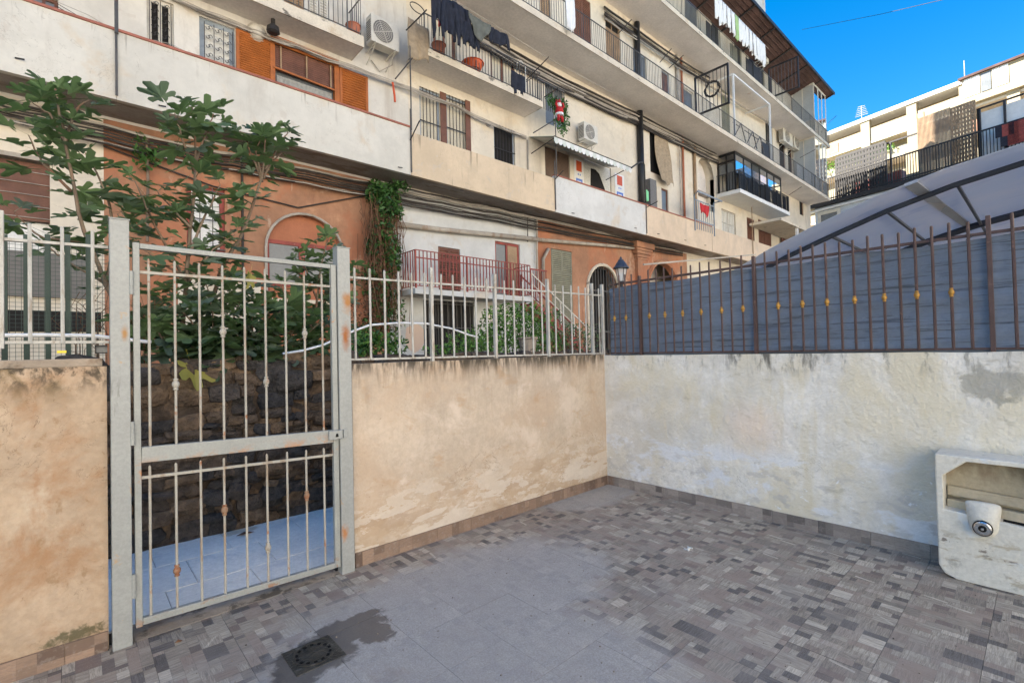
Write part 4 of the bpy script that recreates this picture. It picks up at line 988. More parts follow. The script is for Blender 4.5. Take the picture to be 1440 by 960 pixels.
framed(806.5, 222, 820, 262, 'white poster with orange and blue shapes left of the curtained window', 0)
framed(864, 243, 877, 280, 'white poster with orange and blue shapes right of the curtained window', 0)
o, r = window((913, 179, 936, 241), 'brown_wood', gm='dark', mull=0, fw=.07, label='tall dark window with a tan net curtain blown out')
m = MB(); n, q = 10, 14
for j in range(q+1):
    for i in range(n+1):
        t = j/q; xx = r[0]+.35+(r[1]-r[0]-.35)*i/n + .25*math.sin(t*3)*(1-i/n)*-.6+(.12*t); m.v.append((xx, YW-.08-.25*t+.05*math.sin(i*2.2+t*4), r[3]-.2-(r[3]-r[2]+.25)*t+.12*math.sin(i)*t))
for j in range(q):
    for i in range(n): k = j*(n+1)+i; m.f.append((k, k+1, k+n+2, k+n+1)); m.c.append(None)
tag(m.build('net_curtain', M['cloth_tan'], smooth=True), 'tan net curtain hanging out of the tall dark window', 'curtain')
window((914, 258, 923.5, 300), 'brown_wood', gm='glass_grey', mull=0); window((930, 264, 939.5, 305), 'brown_wood', gm='glass_grey', mull=0)
window((1014.5, 293, 1034, 330), 'tan_wood', gm='glass_grey', mull=1, bars=.2, bm='frame_white', cur='lace')
window((1050, 305, 1060.5, 342), 'brown_wood', 'shutter'); window((1066, 308, 1084, 348), 'brown_wood', 'shutter')
window((1124, 280, 1129.5, 301), 'brown_wood', gm='dark', mull=0)
# arched niche on the walkway
def arch_pts(x0, x1, zs, n=14, y=0, r=1.0):
    xm, a = (x0+x1)/2, (x1-x0)/2
    return [(xm-a*r*math.cos(math.pi*k/n), y, zs+a*r*math.sin(math.pi*k/n)) for k in range(n+1)]
def arch_fill(x0, x1, z1, zs, wallmat, y=YW, th=.2):       # masonry between a square hole and its arch
    m = MB(); P = arch_pts(x0, x1, zs, 14, y); n = len(P); rise = (x1-x0)/2
    for k in range(n-1):
        a, b = P[k], P[k+1]
        m.quad(a, b, (b[0], y, z1), (a[0], y, z1)); m.quad(a, b, (b[0], y+th, b[2]), (a[0], y+th, a[2]))
    return m.build('arch_spandrel', M[wallmat], B, fix=False)
x0, x1, z0, z1 = rect(980, 219, 1003, 290); z1 = onY(991, 222, YW).z; HOLES.append((x0, x1, z0, z1)); zs = z1-(x1-x0)/2
arch_fill(x0, x1, z1, zs, 'cream'); MB().box(x0, x1, YW+.5, YW+.6, z0, z1).build('niche_back', M['soffit'], B)
m = MB(); P = arch_pts(x0, x1, zs, 14, YW+.0); 
for k in range(14): m.quad(P[k], P[k+1], (P[k+1][0], YW+.55, P[k+1][2]), (P[k][0], YW+.55, P[k][2]))
m.quad((x0, YW, z0), (x0, YW, zs), (x0, YW+.55, zs), (x0, YW+.55, z0)); m.quad((x1, YW, z0), (x1, YW, zs), (x1, YW+.55, zs), (x1, YW+.55, z0)); m.build('niche_reveal', M['cream'], B, fix=False)
# --- second floor
window((398, -60, 427, 40), 'tan_wood', 'shutter', zb=10.12); window((432, -48, 462, 60), 'frame_white', 'shutter', zb=10.12, gm='glass_grey')
window((608, 2, 640, 110), 'brown_wood', cur='curtain', gm='glass_grey', zb=10.4, fw=.12, mull=1); window((689, 58, 723, 140), 'brown_wood', cur='curtain', gm='glass_grey', zb=10.4, fw=.12)
window((766, 106, 793.5, 192), 'frame_white', gm='glass_grey', zb=10.4, fw=.05)
# --- third floor
window((758, -46, 773, 30), 'tan_wood', 'shutter', zb=13.15, label=None); window((792, -26, 804.5, 55), 'steelblue', gm='glass_grey', cur='lace', zb=13.15, mull=0)
window((805.5, -14, 830, 60), 'brown_wood', 'shutter', zb=13.15); window((851, 24, 871.5, 90), 'tan_wood', 'shutter', gm='dark', zb=13.15, trans=.38, label='tall tan shuttered door with dark barred transom')
o, r = window((890.5, 68, 908, 110), 'steelblue', gm='glass_grey', zb=13.15, mull=0); scrolls(r[0]+.03, r[1]-.03, r[2], r[2]+1.4, YW-.01, 'darkiron', o, .22)
window((930, 97, 941, 130), 'steelblue', gm='brown_wood', zb=13.15, mull=0); window((957, 119, 975, 146), 'frame_white', gm='glass_grey', zb=13.15, mull=0)
window((1013, 116, 1025, 152), 'olive_shutter', 'shutter', zb=13.15); window((1076, 170, 1086, 212), 'steelblue', gm='dark', zb=13.15, mull=0)
window((1095, 186, 1103, 226), 'brown_wood', gm='dark', zb=13.15, mull=0); window((1107, 194, 1113, 232), 'brown_wood', gm='dark', zb=13.15, mull=0)
# --- fourth floor
for (a, b, c, fm, gm) in ((962, -22, 981, 'frame_white', 'glass_grey'), (1000, 20, 1012, 'frame_white', 'dark'), (1032, 48, 1042, 'olive_shutter', 'dark'), (1052, 60, 1062, 'frame_white', 'dark'), (1064, 70, 1074, 'olive_shutter', 'dark'), (1081, 92, 1085, 'brown_wood', 'dark')):
    window((a, b, c, 120), fm, gm=gm, zb=17.5, mull=0)
# --- ground storey openings
x0, x1, z0, z1 = rect(-40, 205, 70, 365); z1 = onY(70, 230, YW).z; HOLES.append((x0, x1, z0, z1))
o = MB().box(x0-.1, x1+.05, YW-.12, YW-.004, z1-.02, z1+.06).build('shop_front', M['pipe'], B); tag(o, 'wide opening with dark brown roller box at the far left')
MB().box(x0, x1, YW+.08, YW+.16, z1-1.15, z1-.03).build('roller_box', M['brown_wood'], o); MB().box(x0, x1, YW+.2, YW+.25, z0, z1-1.16).build('panel', M['whitepaint'], o)
m = MB(); 
for k in range(5): m.box(x0, x1, YW+.05, YW+.079, z1-1.1+k*.22, z1-1.09+k*.22)
m.build('roller_seam', M['cable_l'], o)
MB().box(X0+20, XY(142, 450), YW-.05, YW-.004, onY(60, 466, YW).z, onY(60, 437, YW).z).build('garage_dark_panel', M['dark'], B)  # flat dark sheet on the wall, painted in for the unlit garage opening
MB().box(X0+20, XY(128, 380), YW-.07, YW-.005, onY(60, 418, YW).z, onY(60, 356, YW).z).build('shop_shutter', M['ac_dark'], B)
o, r = window((262, 258, 316, 352), 'redmetal', gm='whitepaint', mull=0, fw=.1, bars=.2, bm='greyiron', label='red-framed white panel window with bars behind the fig tree')
# arched orange window
x0, x1 = XY(376, 400), XY(482, 400); z1 = onY(428, 303, YW).z; z0 = 1.3; HOLES.append((x0, x1, z0, z1)); zs = z1-(x1-x0)/2
arch_fill(x0, x1, z1, zs, 'orange')
o = MB(); P = arch_pts(x0, x1, zs, 16, YW-.03, 1.03); o.tube([(x0-.03, YW-.03, 2.0)]+P+[(x1+.03, YW-.03, 2.0)], .035, 6); o = o.build('arched_window', M['pipe'], B); tag(o, 'arched window filled with orange panel above grey panes')
M['arch_panel'] = mat('orange_panel_paint', (.40, .145, .07), .6, .08, 2, .1, 30)
MB().box(x0, x1, YW+.15, YW+.19, 1.3, z1).build('panel', M['arch_panel'], o)
zt = onY(385, 341, YW).z; zb_ = onY(385, 394, YW).z
xm = XY(424, 360)
for a, b_ in ((XY(381, 360), xm-.03), (xm+.12, x1-.12)):
    MB().box(a, b_, YW+.13, YW+.149, zb_, zt).build('pane', M['glass_grey'], o)
m = MB(); m.box(x0, x1, YW+.10, YW+.148, zt+.002, zt+.10).box(x0, x1, YW+.10, YW+.148, zb_-.12, zb_-.002).box(xm-.03, xm+.12, YW+.095, YW+.147, zb_, zt).box(x0, XY(380, 360), YW+.09, YW+.146, 1.3, zt).build('frame', M['redmetal'], o)
MB().box(x0-.15, x1+.1, YW-.10, YW-.003, zb_-.55, zb_-.46).build('sill', M['fascia'], o)
MB().box(XY(250, 420), x0-.16, YW-.03, YW-.003, 1.3, zb_-.12).build('plinth', M['cream'], B)
# doors on the red balcony
o, r = window((616, 346, 647, 405), 'brown_wood', 'shutter', zb=3.35, label='dark red louvred door at the left of the red balcony'); 
m = MB()
for k in range(1, 4): m.box(r[0], r[1], YW-.005, YW+.012, r[2]+(r[3]-r[2])*k/4-.02, r[2]+(r[3]-r[2])*k/4+.02)
m.build('cross_bar', M['redmetal'], o)
o, r = window((696, 338, 731, 410), 'redmetal', gm='glass_grey', zb=3.35, fw=.09, label='red-framed glazed door with a beige blind, on the red balcony')
MB().box((r[0]+r[1])/2+.04, r[1]-.1, YW+.055, YW+.08, r[2]+.1, r[3]-.1).build('blind', M['tan_wood'], o)
window((595, 421, 667, 475), 'darkiron', gm='dark', mull=3, bars=.17, bm='greyiron', zb=1.4, label='barred dark basement window under the red balcony')
# olive shuttered door
x0, x1, z0, z1 = rect(774.5, 349, 804, 470); HOLES.append((x0, x1, z0, z1)); o = MB().box(x0, x1, YW+.06, YW+.09, z0, z1).build('shuttered_door', M['olive_shutter'], B); tag(o, 'tall olive louvred door beside the red staircase')
zm = onY(774.5, 381, YW).z; xm = (x0+x1)/2
louvre(x0+.02, xm-.005, zm+.01, z1-.03, YW+.03, 'olive_shutter', o); louvre(xm+.005, x1-.02, zm+.01, z1-.03, YW+.03, 'olive_shutter', o)
louvre(x0+.02, x1-.02, z0+.02, zm-.01, YW+.03, 'olive_shutter', o)
# arches
x0, x1 = XY(827, 420), XY(869, 420); z1 = onY(846, 374, YW).z; z0 = 1.3; HOLES.append((x0, x1, z0, z1)); zs = z1-(x1-x0)/2
arch_fill(x0, x1, z1, zs, 'orange'); o = MB(); P = arch_pts(x0, x1, zs, 14, YW-.03, 1.05); o.tube([(x0-.05, YW-.03, 1.4)]+P+[(x1+.05, YW-.03, 1.4)], .07, 6); o = o.build('arched_gate', M['fascia'], B); tag(o, 'arched opening closed by a grey barred grille')
MB().box(x0, x1, YW+.6, YW+.65, z0, z1).build('inside', M['dark'], o)
m = MB(); n = 11
for k in range(1, n): xx = x0+(x1-x0)*k/n; h = math.sqrt(max(0, ((x1-x0)/2)**2-(xx-(x0+x1)/2)**2)); m.box(xx-.014, xx+.014, YW+.03, YW+.055, 1.3, zs+h)
m.box(x0, x1, YW+.02, YW+.06, zs-.05, zs).box(x0, x1, YW+.02, YW+.06, 2.2, 2.26).build('grille', M['greyiron'], o)
x0, x1 = XY(911, 395), XY(952, 395); z1 = onY(931, 371, YW).z; HOLES.append((x0, x1, 1.3, z1)); zs = z1-(x1-x0)/2
arch_fill(x0, x1, z1, zs, 'orange'); o = MB(); P = arch_pts(x0, x1, zs, 14, YW-.03, 1.08); o.tube([(x0-.12, YW-.03, 1.4)]+P+[(x1+.12, YW-.03, 1.4)], .12, 6); o = o.build('arched_doorway', M['orange'], B); tag(o, 'open archway with pale plaster inside, right of the lantern')
MB().box(x0, x1, YW+1.2, YW+1.25, 1.3, z1).build('inside', M['soffit'], o)
# pilaster
a, c = XY(893, 370), XY(906, 370); zt = onY(900, 343, YW).z
MB().box(a, c, YW-.16, YW-.003, 1.3, zt-.8).build('pilaster', M['orange'], B)
m = MB(); 
for k, (e, h0, h1) in enumerate(((.06, .8, .70), (.12, .70, .55), (.2, .55, .40), (.27, .40, .28), (.36, .28, .0))): m.box(a-e, c+e, YW-.16-e*.6, YW-.004, zt-h0, zt-h1)
m.build('capital', M['orange'], B, bevel=.02)
# --- wall panels cut by the openings
def panel(x0, x1, z0, z1, matn, name='wall', label=None, y=YW, dep=.24):
    hs = [(max(a, x0), min(b_, x1), max(c, z0), min(d_, z1)) for a, b_, c, d_ in HOLES if a < x1 and b_ > x0 and c < z1 and d_ > z0]
    X = sorted({x0, x1, *[h[0] for h in hs], *[h[1] for h in hs]}); Z = sorted({z0, z1, *[h[2] for h in hs], *[h[3] for h in hs]})
    m = MB()
    for i in range(len(X)-1):
        for j in range(len(Z)-1):
            cx, cz = (X[i]+X[i+1])/2, (Z[j]+Z[j+1])/2
            if any(h[0] < cx < h[1] and h[2] < cz < h[3] for h in hs): continue
            m.quad((X[i], y, Z[j]), (X[i+1], y, Z[j]), (X[i+1], y, Z[j+1]), (X[i], y, Z[j+1]))
    for a, b_, c, d_ in hs:
        m.quad((a, y, c), (a, y+dep, c), (a, y+dep, d_), (a, y, d_)); m.quad((b_, y, c), (b_, y, d_), (b_, y+dep, d_), (b_, y+dep, c))
        m.quad((a, y, d_), (b_, y, d_), (b_, y+dep, d_), (a, y+dep, d_)); m.quad((a, y, c), (b_, y, c), (b_, y+dep, c), (a, y+dep, c))
    return tag(m.build(name, M[matn], B, fix=False), label)
g1, g2, g3, g4 = XY(146, 270), XY(545, 300), XY(756, 340), XY(966, 370)
for a, c, mt_ in ((X0, g1, 'cream'), (g1, g2, 'orange'), (g2, g3, 'grey_wall'), (g3, g4, 'orange'), (g4, XE, 'cream')): panel(a, c, 1.2, 6.5, mt_)
u1 = XY(574, 150)
panel(X0, u1, 6.5, 13.07, 'cream2'); panel(u1, XE, 6.5, 13.07, 'cream'); panel(X0, XE, 13.07, 17.3, 'cream'); panel(X0, XE, 17.3, 21.3, 'cream')
# solid body behind
MB().box(X0, XE, YW+1.3, YW+12, -2, 21.3).build('body', M['cream'], B)
MB().quad((XE, YW, -2), (XE, YW+1.3, -2), (XE, YW+1.3, 21.3), (XE, YW, 21.3)).build('end_wall', M['cream'], B, fix=False)
MB().box(X0, XE, YW+.25, YW+1.29, 21.0, 21.3).build('roof_slab', M['fascia'], B)
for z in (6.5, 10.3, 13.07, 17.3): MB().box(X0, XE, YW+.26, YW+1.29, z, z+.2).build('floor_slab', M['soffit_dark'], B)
# --- walkway: slab + parapets
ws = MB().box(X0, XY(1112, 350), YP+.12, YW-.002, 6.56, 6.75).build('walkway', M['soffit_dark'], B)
def PX(px, py=250): return onY(px, py, YP).x
segs = [(X0, PX(163.5, 100), 7.87, 'para_white', 1, None), (PX(164, 100), PX(577, 200), 7.87, 'para_white', 1, None), (PX(577.6, 200), PX(780, 270), 7.76, 'para_beige', 0, 'beige parapet with black drip streaks along its top'),
        (PX(780.5, 270), PX(908, 300), 7.87, 'para_grey', 1, 'grey-white parapet below the awning'), (PX(908.5, 300), PX(1001, 330), 7.87, 'para_peach', 1, 'peach parapet with a red cap'), (PX(1001.5, 330), PX(1095, 350), 7.87, 'para_peach', 0, None)]
for a, c, zt, mt_, cap, lab in segs:
    o = tag(MB().box(a, c, YP, YP+.12, 6.53, zt).build('parapet', M[mt_], B), lab)
    if cap: MB().box(a, c, YP-.03, YP+.14, zt+.002, zt+.05).build('cap', M['redcap'], o)
for px, py in ((163.7, 100), (577.3, 200), (780.2, 270), (908.2, 300)):
    x = PX(px, py); MB().tube([(x, YP-.03, 6.6), (x, YP-.03, 8.4 if px < 900 else 7.9)], .022, 6).build('rain_rod', M['greyiron'], B)
x = PX(163.7, 60); MB().tube([(x, YP-.05, 7.8), (x, YP-.05, 9.4)], .035, 6).build('rain_rod', M['greyiron'], B)
x = PX(575, 60); MB().tube([(x, YP-.05, 7.8), (x, YP-.05, 10.2)], .02, 6).build('rain_rod', M['greyiron'], B)
x = PX(779, 150); MB().tube([(x, YP-.05, 7.8), (x, YP-.05, 9.9)], .02, 6).build('rain_rod', M['greyiron'], B)
m = MB()
for px, py in ((562, 236), (648, 268), (805, 300), (893, 321), (925, 329), (963, 338), (991, 345), (28, 84), (228, 150)):
    p = onY(px, py, YP); m.tube([(p.x-.06, YP-.02, p.z), (p.x+.06, YP-.05, p.z)], .014, 5)
m.build('drain_stub', M['darkiron'], B)
# --- balconies
def railing(parent, x0, x1, y, z0, h, sp=.125, r=.007, matn='greyiron', ends=(), yb=YW, post=1.9, name='railing'):
    m = MB(); m.box(x0, x1, y-.015, y+.015, z0+h-.02, z0+h+.005).box(x0, x1, y-.01, y+.01, z0+.07, z0+.09)
    n = int((x1-x0)/sp)
    for k in range(n+1):
        x = x0+(x1-x0)*k/n; rr = r*(1.9 if k % int(post/sp) == 0 else 1); m.box(x-rr, x+rr, y-rr, y+rr, z0+(.0 if rr > r else .091), z0+h-.021)
    for xe in ends:
        m.box(xe-.012, xe+.012, y+.016, yb-.01, z0+h-.02, z0+h+.004).box(xe-.008, xe+.008, y+.016, yb-.01, z0+.07, z0+.088)
        q = int((yb-y)/sp)
        for k in range(1, q): yy = y+(yb-y)*k/q; m.box(xe-r, xe+r, yy-r, yy+r, z0+.09, z0+h-.021)
    return m.build(name, M[matn], parent)
def balcony(x0, x1, y, z0, z1, label, rail=True, **kw):
    o = MB().box(x0, x1, y+.03, YW-.002, z0, z1-.03).build('balcony', M['soffit'], B); tag(o, label)
    m = MB().box(x0-.02, x1+.02, y, y+.029, z0-.01, z1); m.box(x0-.02, x0-.001, y+.03, YW-.003, z0-.01, z1).box(x1+.001, x1+.02, y+.03, YW-.003, z0-.01, z1); m.build('slab_edge', M['fascia'], o)
    if rail: railing(o, x0+.04, x1-.04, y+.05, z1, kw.pop('h', 1.05), ends=(x0+.04, x1-.04), **kw)
    return o
bl = balcony(X0, onY(511, 67, 12.2).x, 12.2, 9.8, 10.09, 'second-floor balcony at the upper left with a plain soffit')
xa, xb = onY(597, 70, YS).x, onY(763, 148, YS).x
sb = balcony(xa, xb, YS, 10.25, 10.45, 'small balcony hung with dark laundry')
L3 = balcony(3, onY(1167, 270, YB).x, YB, 12.83, 13.05, 'long third-floor balcony with thin railings')
L4 = balcony(3, onY(1167, 192, YB).x, YB, 17.2, 17.42, 'long fourth-floor balcony under the brown roof')
# grey infill panels at the right of the third floor balcony
def BX_(px, py=200): return onY(px, py, YB).x
m = MB()
for a, c in ((1122, 1131), (1132, 1146), (1147, 1157), (1158, 1165)): m.box(BX_(a, 240)+.03, BX_(c, 250)-.03, YB+.07, YB+.08, 13.12, 14.05)
m.build('infill_panel', M['frosted'], L3)
# roof canopy over the top floor
xr = BX_(1166, 140)
zi = 20.9
rf = MB(); rf.prism([(6, YB-.35, 21.45), (6, YW, zi), (6, YW, zi+.12), (6, YB-.35, 21.57)], (xr-6, 0, 0)); rf = rf.build('roof_canopy', M['roofwood'], B); tag(rf, 'brown boarded roof canopy over the top balcony')
m = MB(); x = 8
while x < xr: m.prism([(x, YB-.38, 21.36), (x, YW, zi-.10), (x, YW, zi-.01), (x, YB-.38, 21.44)], (.09, 0, 0)); x += 3.1
m.box(6, xr, YB-.42, YB-.36, 21.40, 21.60).build('beam', M['darkiron'], rf)
m = MB()
for k in range(1, 8): yy = YB-.35+k*(YW-YB+.35)/8; zz = 21.45+(zi-21.45)*k/8; m.box(6, xr, yy-.02, yy+.02, zz-.035, zz-.004)
m.build('batten', M['roofwood'], rf)
# stair tower on the roof
tx0, tx1 = XY(1034, 20), XY(1087, 30)
tw = MB().box(tx0-4, tx1, YW+.5, YW+9, 21.3, 34).build('stair_tower', M['grey_wall'], B); tag(tw, 'plain grey stair tower above the roof')
a, c = XY(1048, 0), XY(1059, 5); MB().box(a, c, YW+.44, YW+.49, 23.6, 26).build('window', M['darkiron'], tw)
# upper enclosures at the right end
def enclosure(x0, x1, z0, zp, z1, lab, low, parent):
    o = MB(); y = YB+.10
    for x in [x0, x0+(x1-x0)*.36, x0+(x1-x0)*.66, x1-.05]: o.box(x, x+.07, y-.035, y+.035, z0, z1)
    o.box(x0+.07, x1-.05, y-.03, y+.03, zp, zp+.07).box(x0+.07, x1-.05, y-.03, y+.03, z1-.12, z1).box(x0+.07, x1-.05, y-.03, y+.03, z0, z0+.06)
    for yy in (YW-.1, y+.75): o.box(x0, x0+.06, yy-.03, yy+.03, z0, z1)
    o.box(x0, x0+.06, y+.04, YW-.14, z1-.12, z1).box(x0, x0+.06, y+.04, YW-.14, zp, zp+.06)
    o = tag(o.build('glazed_enclosure', M['frame_white'], parent), lab)
    MB().box(x0+.07, x1-.05, y-.006, y+.006, zp+.07, z1-.12).build('glass', M['mirror'], o)
    if low: MB().box(x0+.07, x1-.05, y-.01, y+.01, z0+.06, zp).build('panel', M[low], o)
    MB().box(x0+.02, x0+.035, y+.04, YW-.04, zp+.07, z1-.13).build('side_panel', M['frosted'], o)
    MB().box(x0+.015, x0+.04, y+.04, YW-.04, z0, zp-.01).build('side_panel', M['fascia'], o)
enclosure(BX_(1146, 140), BX_(1163, 160), 17.43, 18.5, 21.3, 'small glazed room at the end of the top balcony', 'fascia', L4)
enclosure(BX_(1148, 215), BX_(1164, 230), 13.06, 14.1, 17.18, 'small glazed room at the end of the third-floor balcony', None, L3)
# black glazed veranda on the second floor
YV = 11.6; vx0, vx1 = onY(1041, 269, YV).x, onY(1111, 300, YV).x
vz = onY(1041, 269, YV).z
vb = MB().box(vx0, vx1, YV, YW-.002, vz-.05, vz+.17).build('balcony', M['whitepaint'], B); tag(vb, 'second-floor balcony closed by a black glazed veranda')
m = MB(); zt = 12.8; vz += .175
xs = [vx0+.25+(vx1-vx0-.8)*k/6 for k in range(7)]
for x in xs: m.box(x-.04, x+.04, YV+.32, YV+.40, vz, zt)
m.box(xs[0], xs[-1], YV+.31, YV+.41, zt-.14, zt).box(xs[0], xs[-1], YV+.31, YV+.41, vz+1.05, vz+1.13)
for yy in (YV+.85, YW-.06): m.box(xs[0]-.035, xs[0]+.035, yy-.04, yy+.04, vz, zt)
m.box(xs[0]-.03, xs[0]+.03, YV+.41, YW-.1, zt-.13, zt-.001)
m.box(xs[0]-.03, xs[0]+.03, YV+.41, YW-.1, zt-.55, zt-.45)
vo_ = m.build('veranda_frame', M['blackpipe'], vb)
for k in range(6): pane(xs[k]+.04, xs[k+1]-.04, vz+1.13, zt-.14, YV+.35, 'veranda_glass' if k != 2 else 'glass', vb, 'veranda_pane')
m = MB(); m.box(xs[0]-.005, xs[0]+.005, YV+.42, YV+.8, vz+.1, zt-.6); m.box(xs[0]-.005, xs[0]+.005, YV+.9, YW-.12, vz+1.1, zt-.6).build('veranda_pane', M['glass_grey'], vb)
railing(vb, vx0+.05, vx1-.04, YV+.05, vz-.0, 1.08, .19, .018, 'blackpipe', (vx0+.05,))
m = MB(); n = 8
for k in range(n): a = vx0+.4+(vx1-vx0-.5)*k/n; m.box(a, a+(vx1-vx0)/n*.62, YV+.085, YV+.095, vz+.08, vz+.98)
m.build('infill_panel', M['darkiron'], vb)
# red-cloth grille balcony on the walkway
a, c = onY(975, 266, YP).x, onY(1003, 300, YP).x
o = MB(); o.box(a, a+.05, YP-.05, YP, 7.4, 9.2).box(c, c+.05, YP-.05, YP, 7.4, 9.2).box(a-.5, c+.05, YP-.5, YP-.45, 9.15, 9.22).tube([(a, YP-.02, 9.2), (a-.5, YP-.48, 9.2)], .03, 5).tube([(c+.02, YP-.02, 9.2), (c, YP-.48, 9.2)], .03, 5)
for k in range(1, 9): xx = a+(c-a)*k/9; o.box(xx-.012, xx+.012, YP-.04, YP-.015, 7.5, 9.0)
o.box(a, c, YP-.045, YP-.012, 8.98, 9.03).box(a, c, YP-.045, YP-.012, 7.95, 8.0)
tag(o.build('grille', M['steelblue'], B), 'grey metal grille standing on the peach parapet')
# red balcony on the ground storey
YR = 12.1; rx0, rx1 = onY(585.5, 370, YR).x, onY(747, 390, YR).x; rz = onY(588, 405, YR).z
rb = MB().box(rx0-.05, rx1+.05, YR, YW-.002, rz-.16, rz).build('balcony', M['grey_wall'], B); tag(rb, 'low balcony with a rusty red railing in front of the grey-white wall')
rz0 = rz+.001
railing(rb, rx0, rx1, YR+.05, rz0, 1.12, .13, .012, 'redmetal', (rx0, rx1))
MB().box(rx0, rx1, YR+.03, YR+.07, rz0+.88, rz0+.91).build('rail', M['redmetal'], rb)
st = thing('staircase', 'rusty red metal staircase going down from the red balcony', 'staircase', (rx1, 12.3, 1.4))
sx1 = rx1+3.1; nst = 9; zf = 1.35
for yy in (YR+.1, YW-.25):
    MB().sq((rx1+.1, yy, rz-.15), (sx1, yy, zf), .03, .11).build('stringer', M['redmetal'], st)
    m = MB(); m.sq((rx1+.1, yy, rz+.85), (sx1, yy, zf+1.0), .022); m.sq((rx1+.1, yy, rz+.5), (sx1, yy, zf+.62), .014)
    for k in range(5): t = k/4; x = rx1+.12+(sx1-rx1-.14)*t; z = rz-.1+(zf-rz+.1)*t; m.box(x-.018, x+.018, yy-.018, yy+.018, z, z+.98)
    m.build('handrail', M['redmetal' if yy > 12.5 else 'frame_white'], st)
for k in range(nst):
    t = (k+.5)/nst; x = rx1+.1+(sx1-rx1-.1)*t; z = rz-.12+(zf-rz+.05)*t
    MB().box(x-.13, x+.13, YR+.14, YW-.29, z-.02, z+.02).build('tread', M['redmetal'], st)
m = MB(); m.box(rx1+.06, rx1+.9, YR+.08, YR+.11, rz+.98, rz+1.03)
for k in range(8): x = rx1+.08+k*.11; m.box(x-.01, x+.01, YR+.085, YR+.105, rz, rz+.979)
tag(m.build('gate_panel', M['redmetal'], st), 'short upright railing panel at the stair head')
# --- pipes
def pipe(label, pts, r, matn, n=8, name='pipe'):
    return tag(MB().tube(pts, r, n).build(name, M[matn], B, smooth=True), label)
def W(px, py, dy=.12): return onY(px, py, YW-dy)
pipe('thick beige pipe crossing the grey-white wall', [W(548, 314), W(620, 323), W(756, 336.5)], .085, 'pipe')
pipe('brown continuation of the thick pipe on the orange wall', [W(756.5, 337), W(850, 345), W(905, 350)], .075, 'brown_wood' if False else 'pipe')
x = XY(896.5, 200); pipe('black downpipe at the first floor', [(x, YW-.16, 7.0), (x, YW-.16, 12.8)], .15, 'blackpipe', 12)
x = XY(892, 60); pipe('black downpipe at the third floor', [(x, YW-.16, 13.1), (x, YW-.16, 17.1)], .14, 'blackpipe', 12)
x = XY(958, 220); pipe('orange downpipe', [(x, YW-.1, 7.0), (x, YW-.1, 12.8)], .06, 'pipe_red'); x = XY(956, 100); pipe(None, [(x, YW-.1, 13.1), (x, YW-.1, 17.1)], .06, 'pipe_red')
x = XY(953, 220); pipe(None, [(x, YW-.1, 7.0), (x, YW-.1, 12.8)], .03, 'cable_l'); x = XY(975, 240); pipe(None, [(x, YW-.08, 7.0), (x, YW-.08, 12.8)], .09, 'tan_wood')
x = XY(950, 100); pipe(None, [(x, YW-.08, 13.1), (x, YW-.08, 17.1)], .09, 'cable_l'); x = XY(1076.5, 160); pipe(None, [(x, YW-.08, 14), (x, YW-.08, 17.1)], .04, 'greyiron')
x = XY(906, 270); MB().box(x-.1, x+.45, YW-.4, YW-.003, 7, 9.6).build('meter_cabinet', M['ac_dark'], B)
pipe('pale flue pipe beside the olive door', [W(764, 400), W(764, 364), W(771, 350)], .07, 'pipe')
pipe(None, [W(755, 300), W(755, 410)], .04, 'pipe'); pipe(None, [W(742, 300), W(742, 340)], .02, 'greyiron')
x = XY(690/3.43+540, 220); pipe(None, [(x, YW-.05, 7.5), (x, YW-.05, 9.4)], .03, 'cable_l')
x = onY(1065, 310, YV).x; pipe(None, [(x, 11.9, 6.6), (x, 11.9, 9.9)], .025, 'tan_wood')
pipe('white pipe following the ceiling of the third floor', [W(1000, 122, .3), W(1060, 160, .3), W(1080, 172, .3)], .06, 'pipe')
# cables under the soffits
def cables(label, keys, n, seed, matn, spread=.35, r=.018, sag=.03, ns=4):
    rnd = random.Random(seed); t = thing('cable_bundle', label, 'cables', tuple(W(*keys[0])), 'cable bundles strung along the facade')
    for c in range(n):
        off = rnd.uniform(-spread, spread*.3); pts = []
        for a, b_ in zip(keys, keys[1:]):
            A, Bq = W(*a, .06+rnd.random()*.2), W(*b_, .06+rnd.random()*.2)
            for k in range(ns):
                f_ = k/ns; p = A.lerp(Bq, f_); p.z += off-sag*math.sin(math.pi*f_)*rnd.uniform(.3, 1.6); pts.append(p)
        pts.append(W(*keys[-1], .1)+Vector((0, 0, off))); MB().tube(pts, r*rnd.uniform(.5, 1.5), 5, cap=False).build('cable', M[matn if c % 4 else 'cable_l'], t)
cables('dark cables under the walkway above the fig trees', [(-40, 132), (60, 158), (150, 182), (250, 207), (330, 222), (430, 242), (530, 262)], 16, 1, 'cable')
cables('dark cables under the walkway above the red balcony', [(535, 264), (620, 282), (700, 297), (770, 312), (860, 330), (960, 350)], 16, 2, 'cable', .5)
cables('dense dark cables along the ceiling of the second floor', [(640, 25), (700, 62), (760, 97), (830, 132), (895, 162), (960, 195), (1010, 220)], 18, 3, 'cable', .5, .03)
cables('dark cables along the ceiling of the third floor', [(850, 12), (893, 42), (950, 82), (1000, 112)], 10, 4, 'cable', .45, .03)
cables('pale cables below the upper left balcony', [(240, -10), (330, 28), (420, 62), (500, 92), (580, 122), (640, 145), (690, 170), (740, 190)], 4, 5, 'cable_l', .15, .018)
cables('thin wires slung across the first-floor windows', [(80, 3), (240, 62), (330, 92)], 3, 6, 'cable', .1, .006, .15)
m = MB(); m.tube([W(145, 205, .05), W(300, 262, .05), W(420, 292, .05), W(515, 275, .05)], .02, 4)
m.tube([W(340, 215, .05), W(341, 300, .05), W(342, 420, .05)], .03, 4); m.build('cable', M['cable'], B)
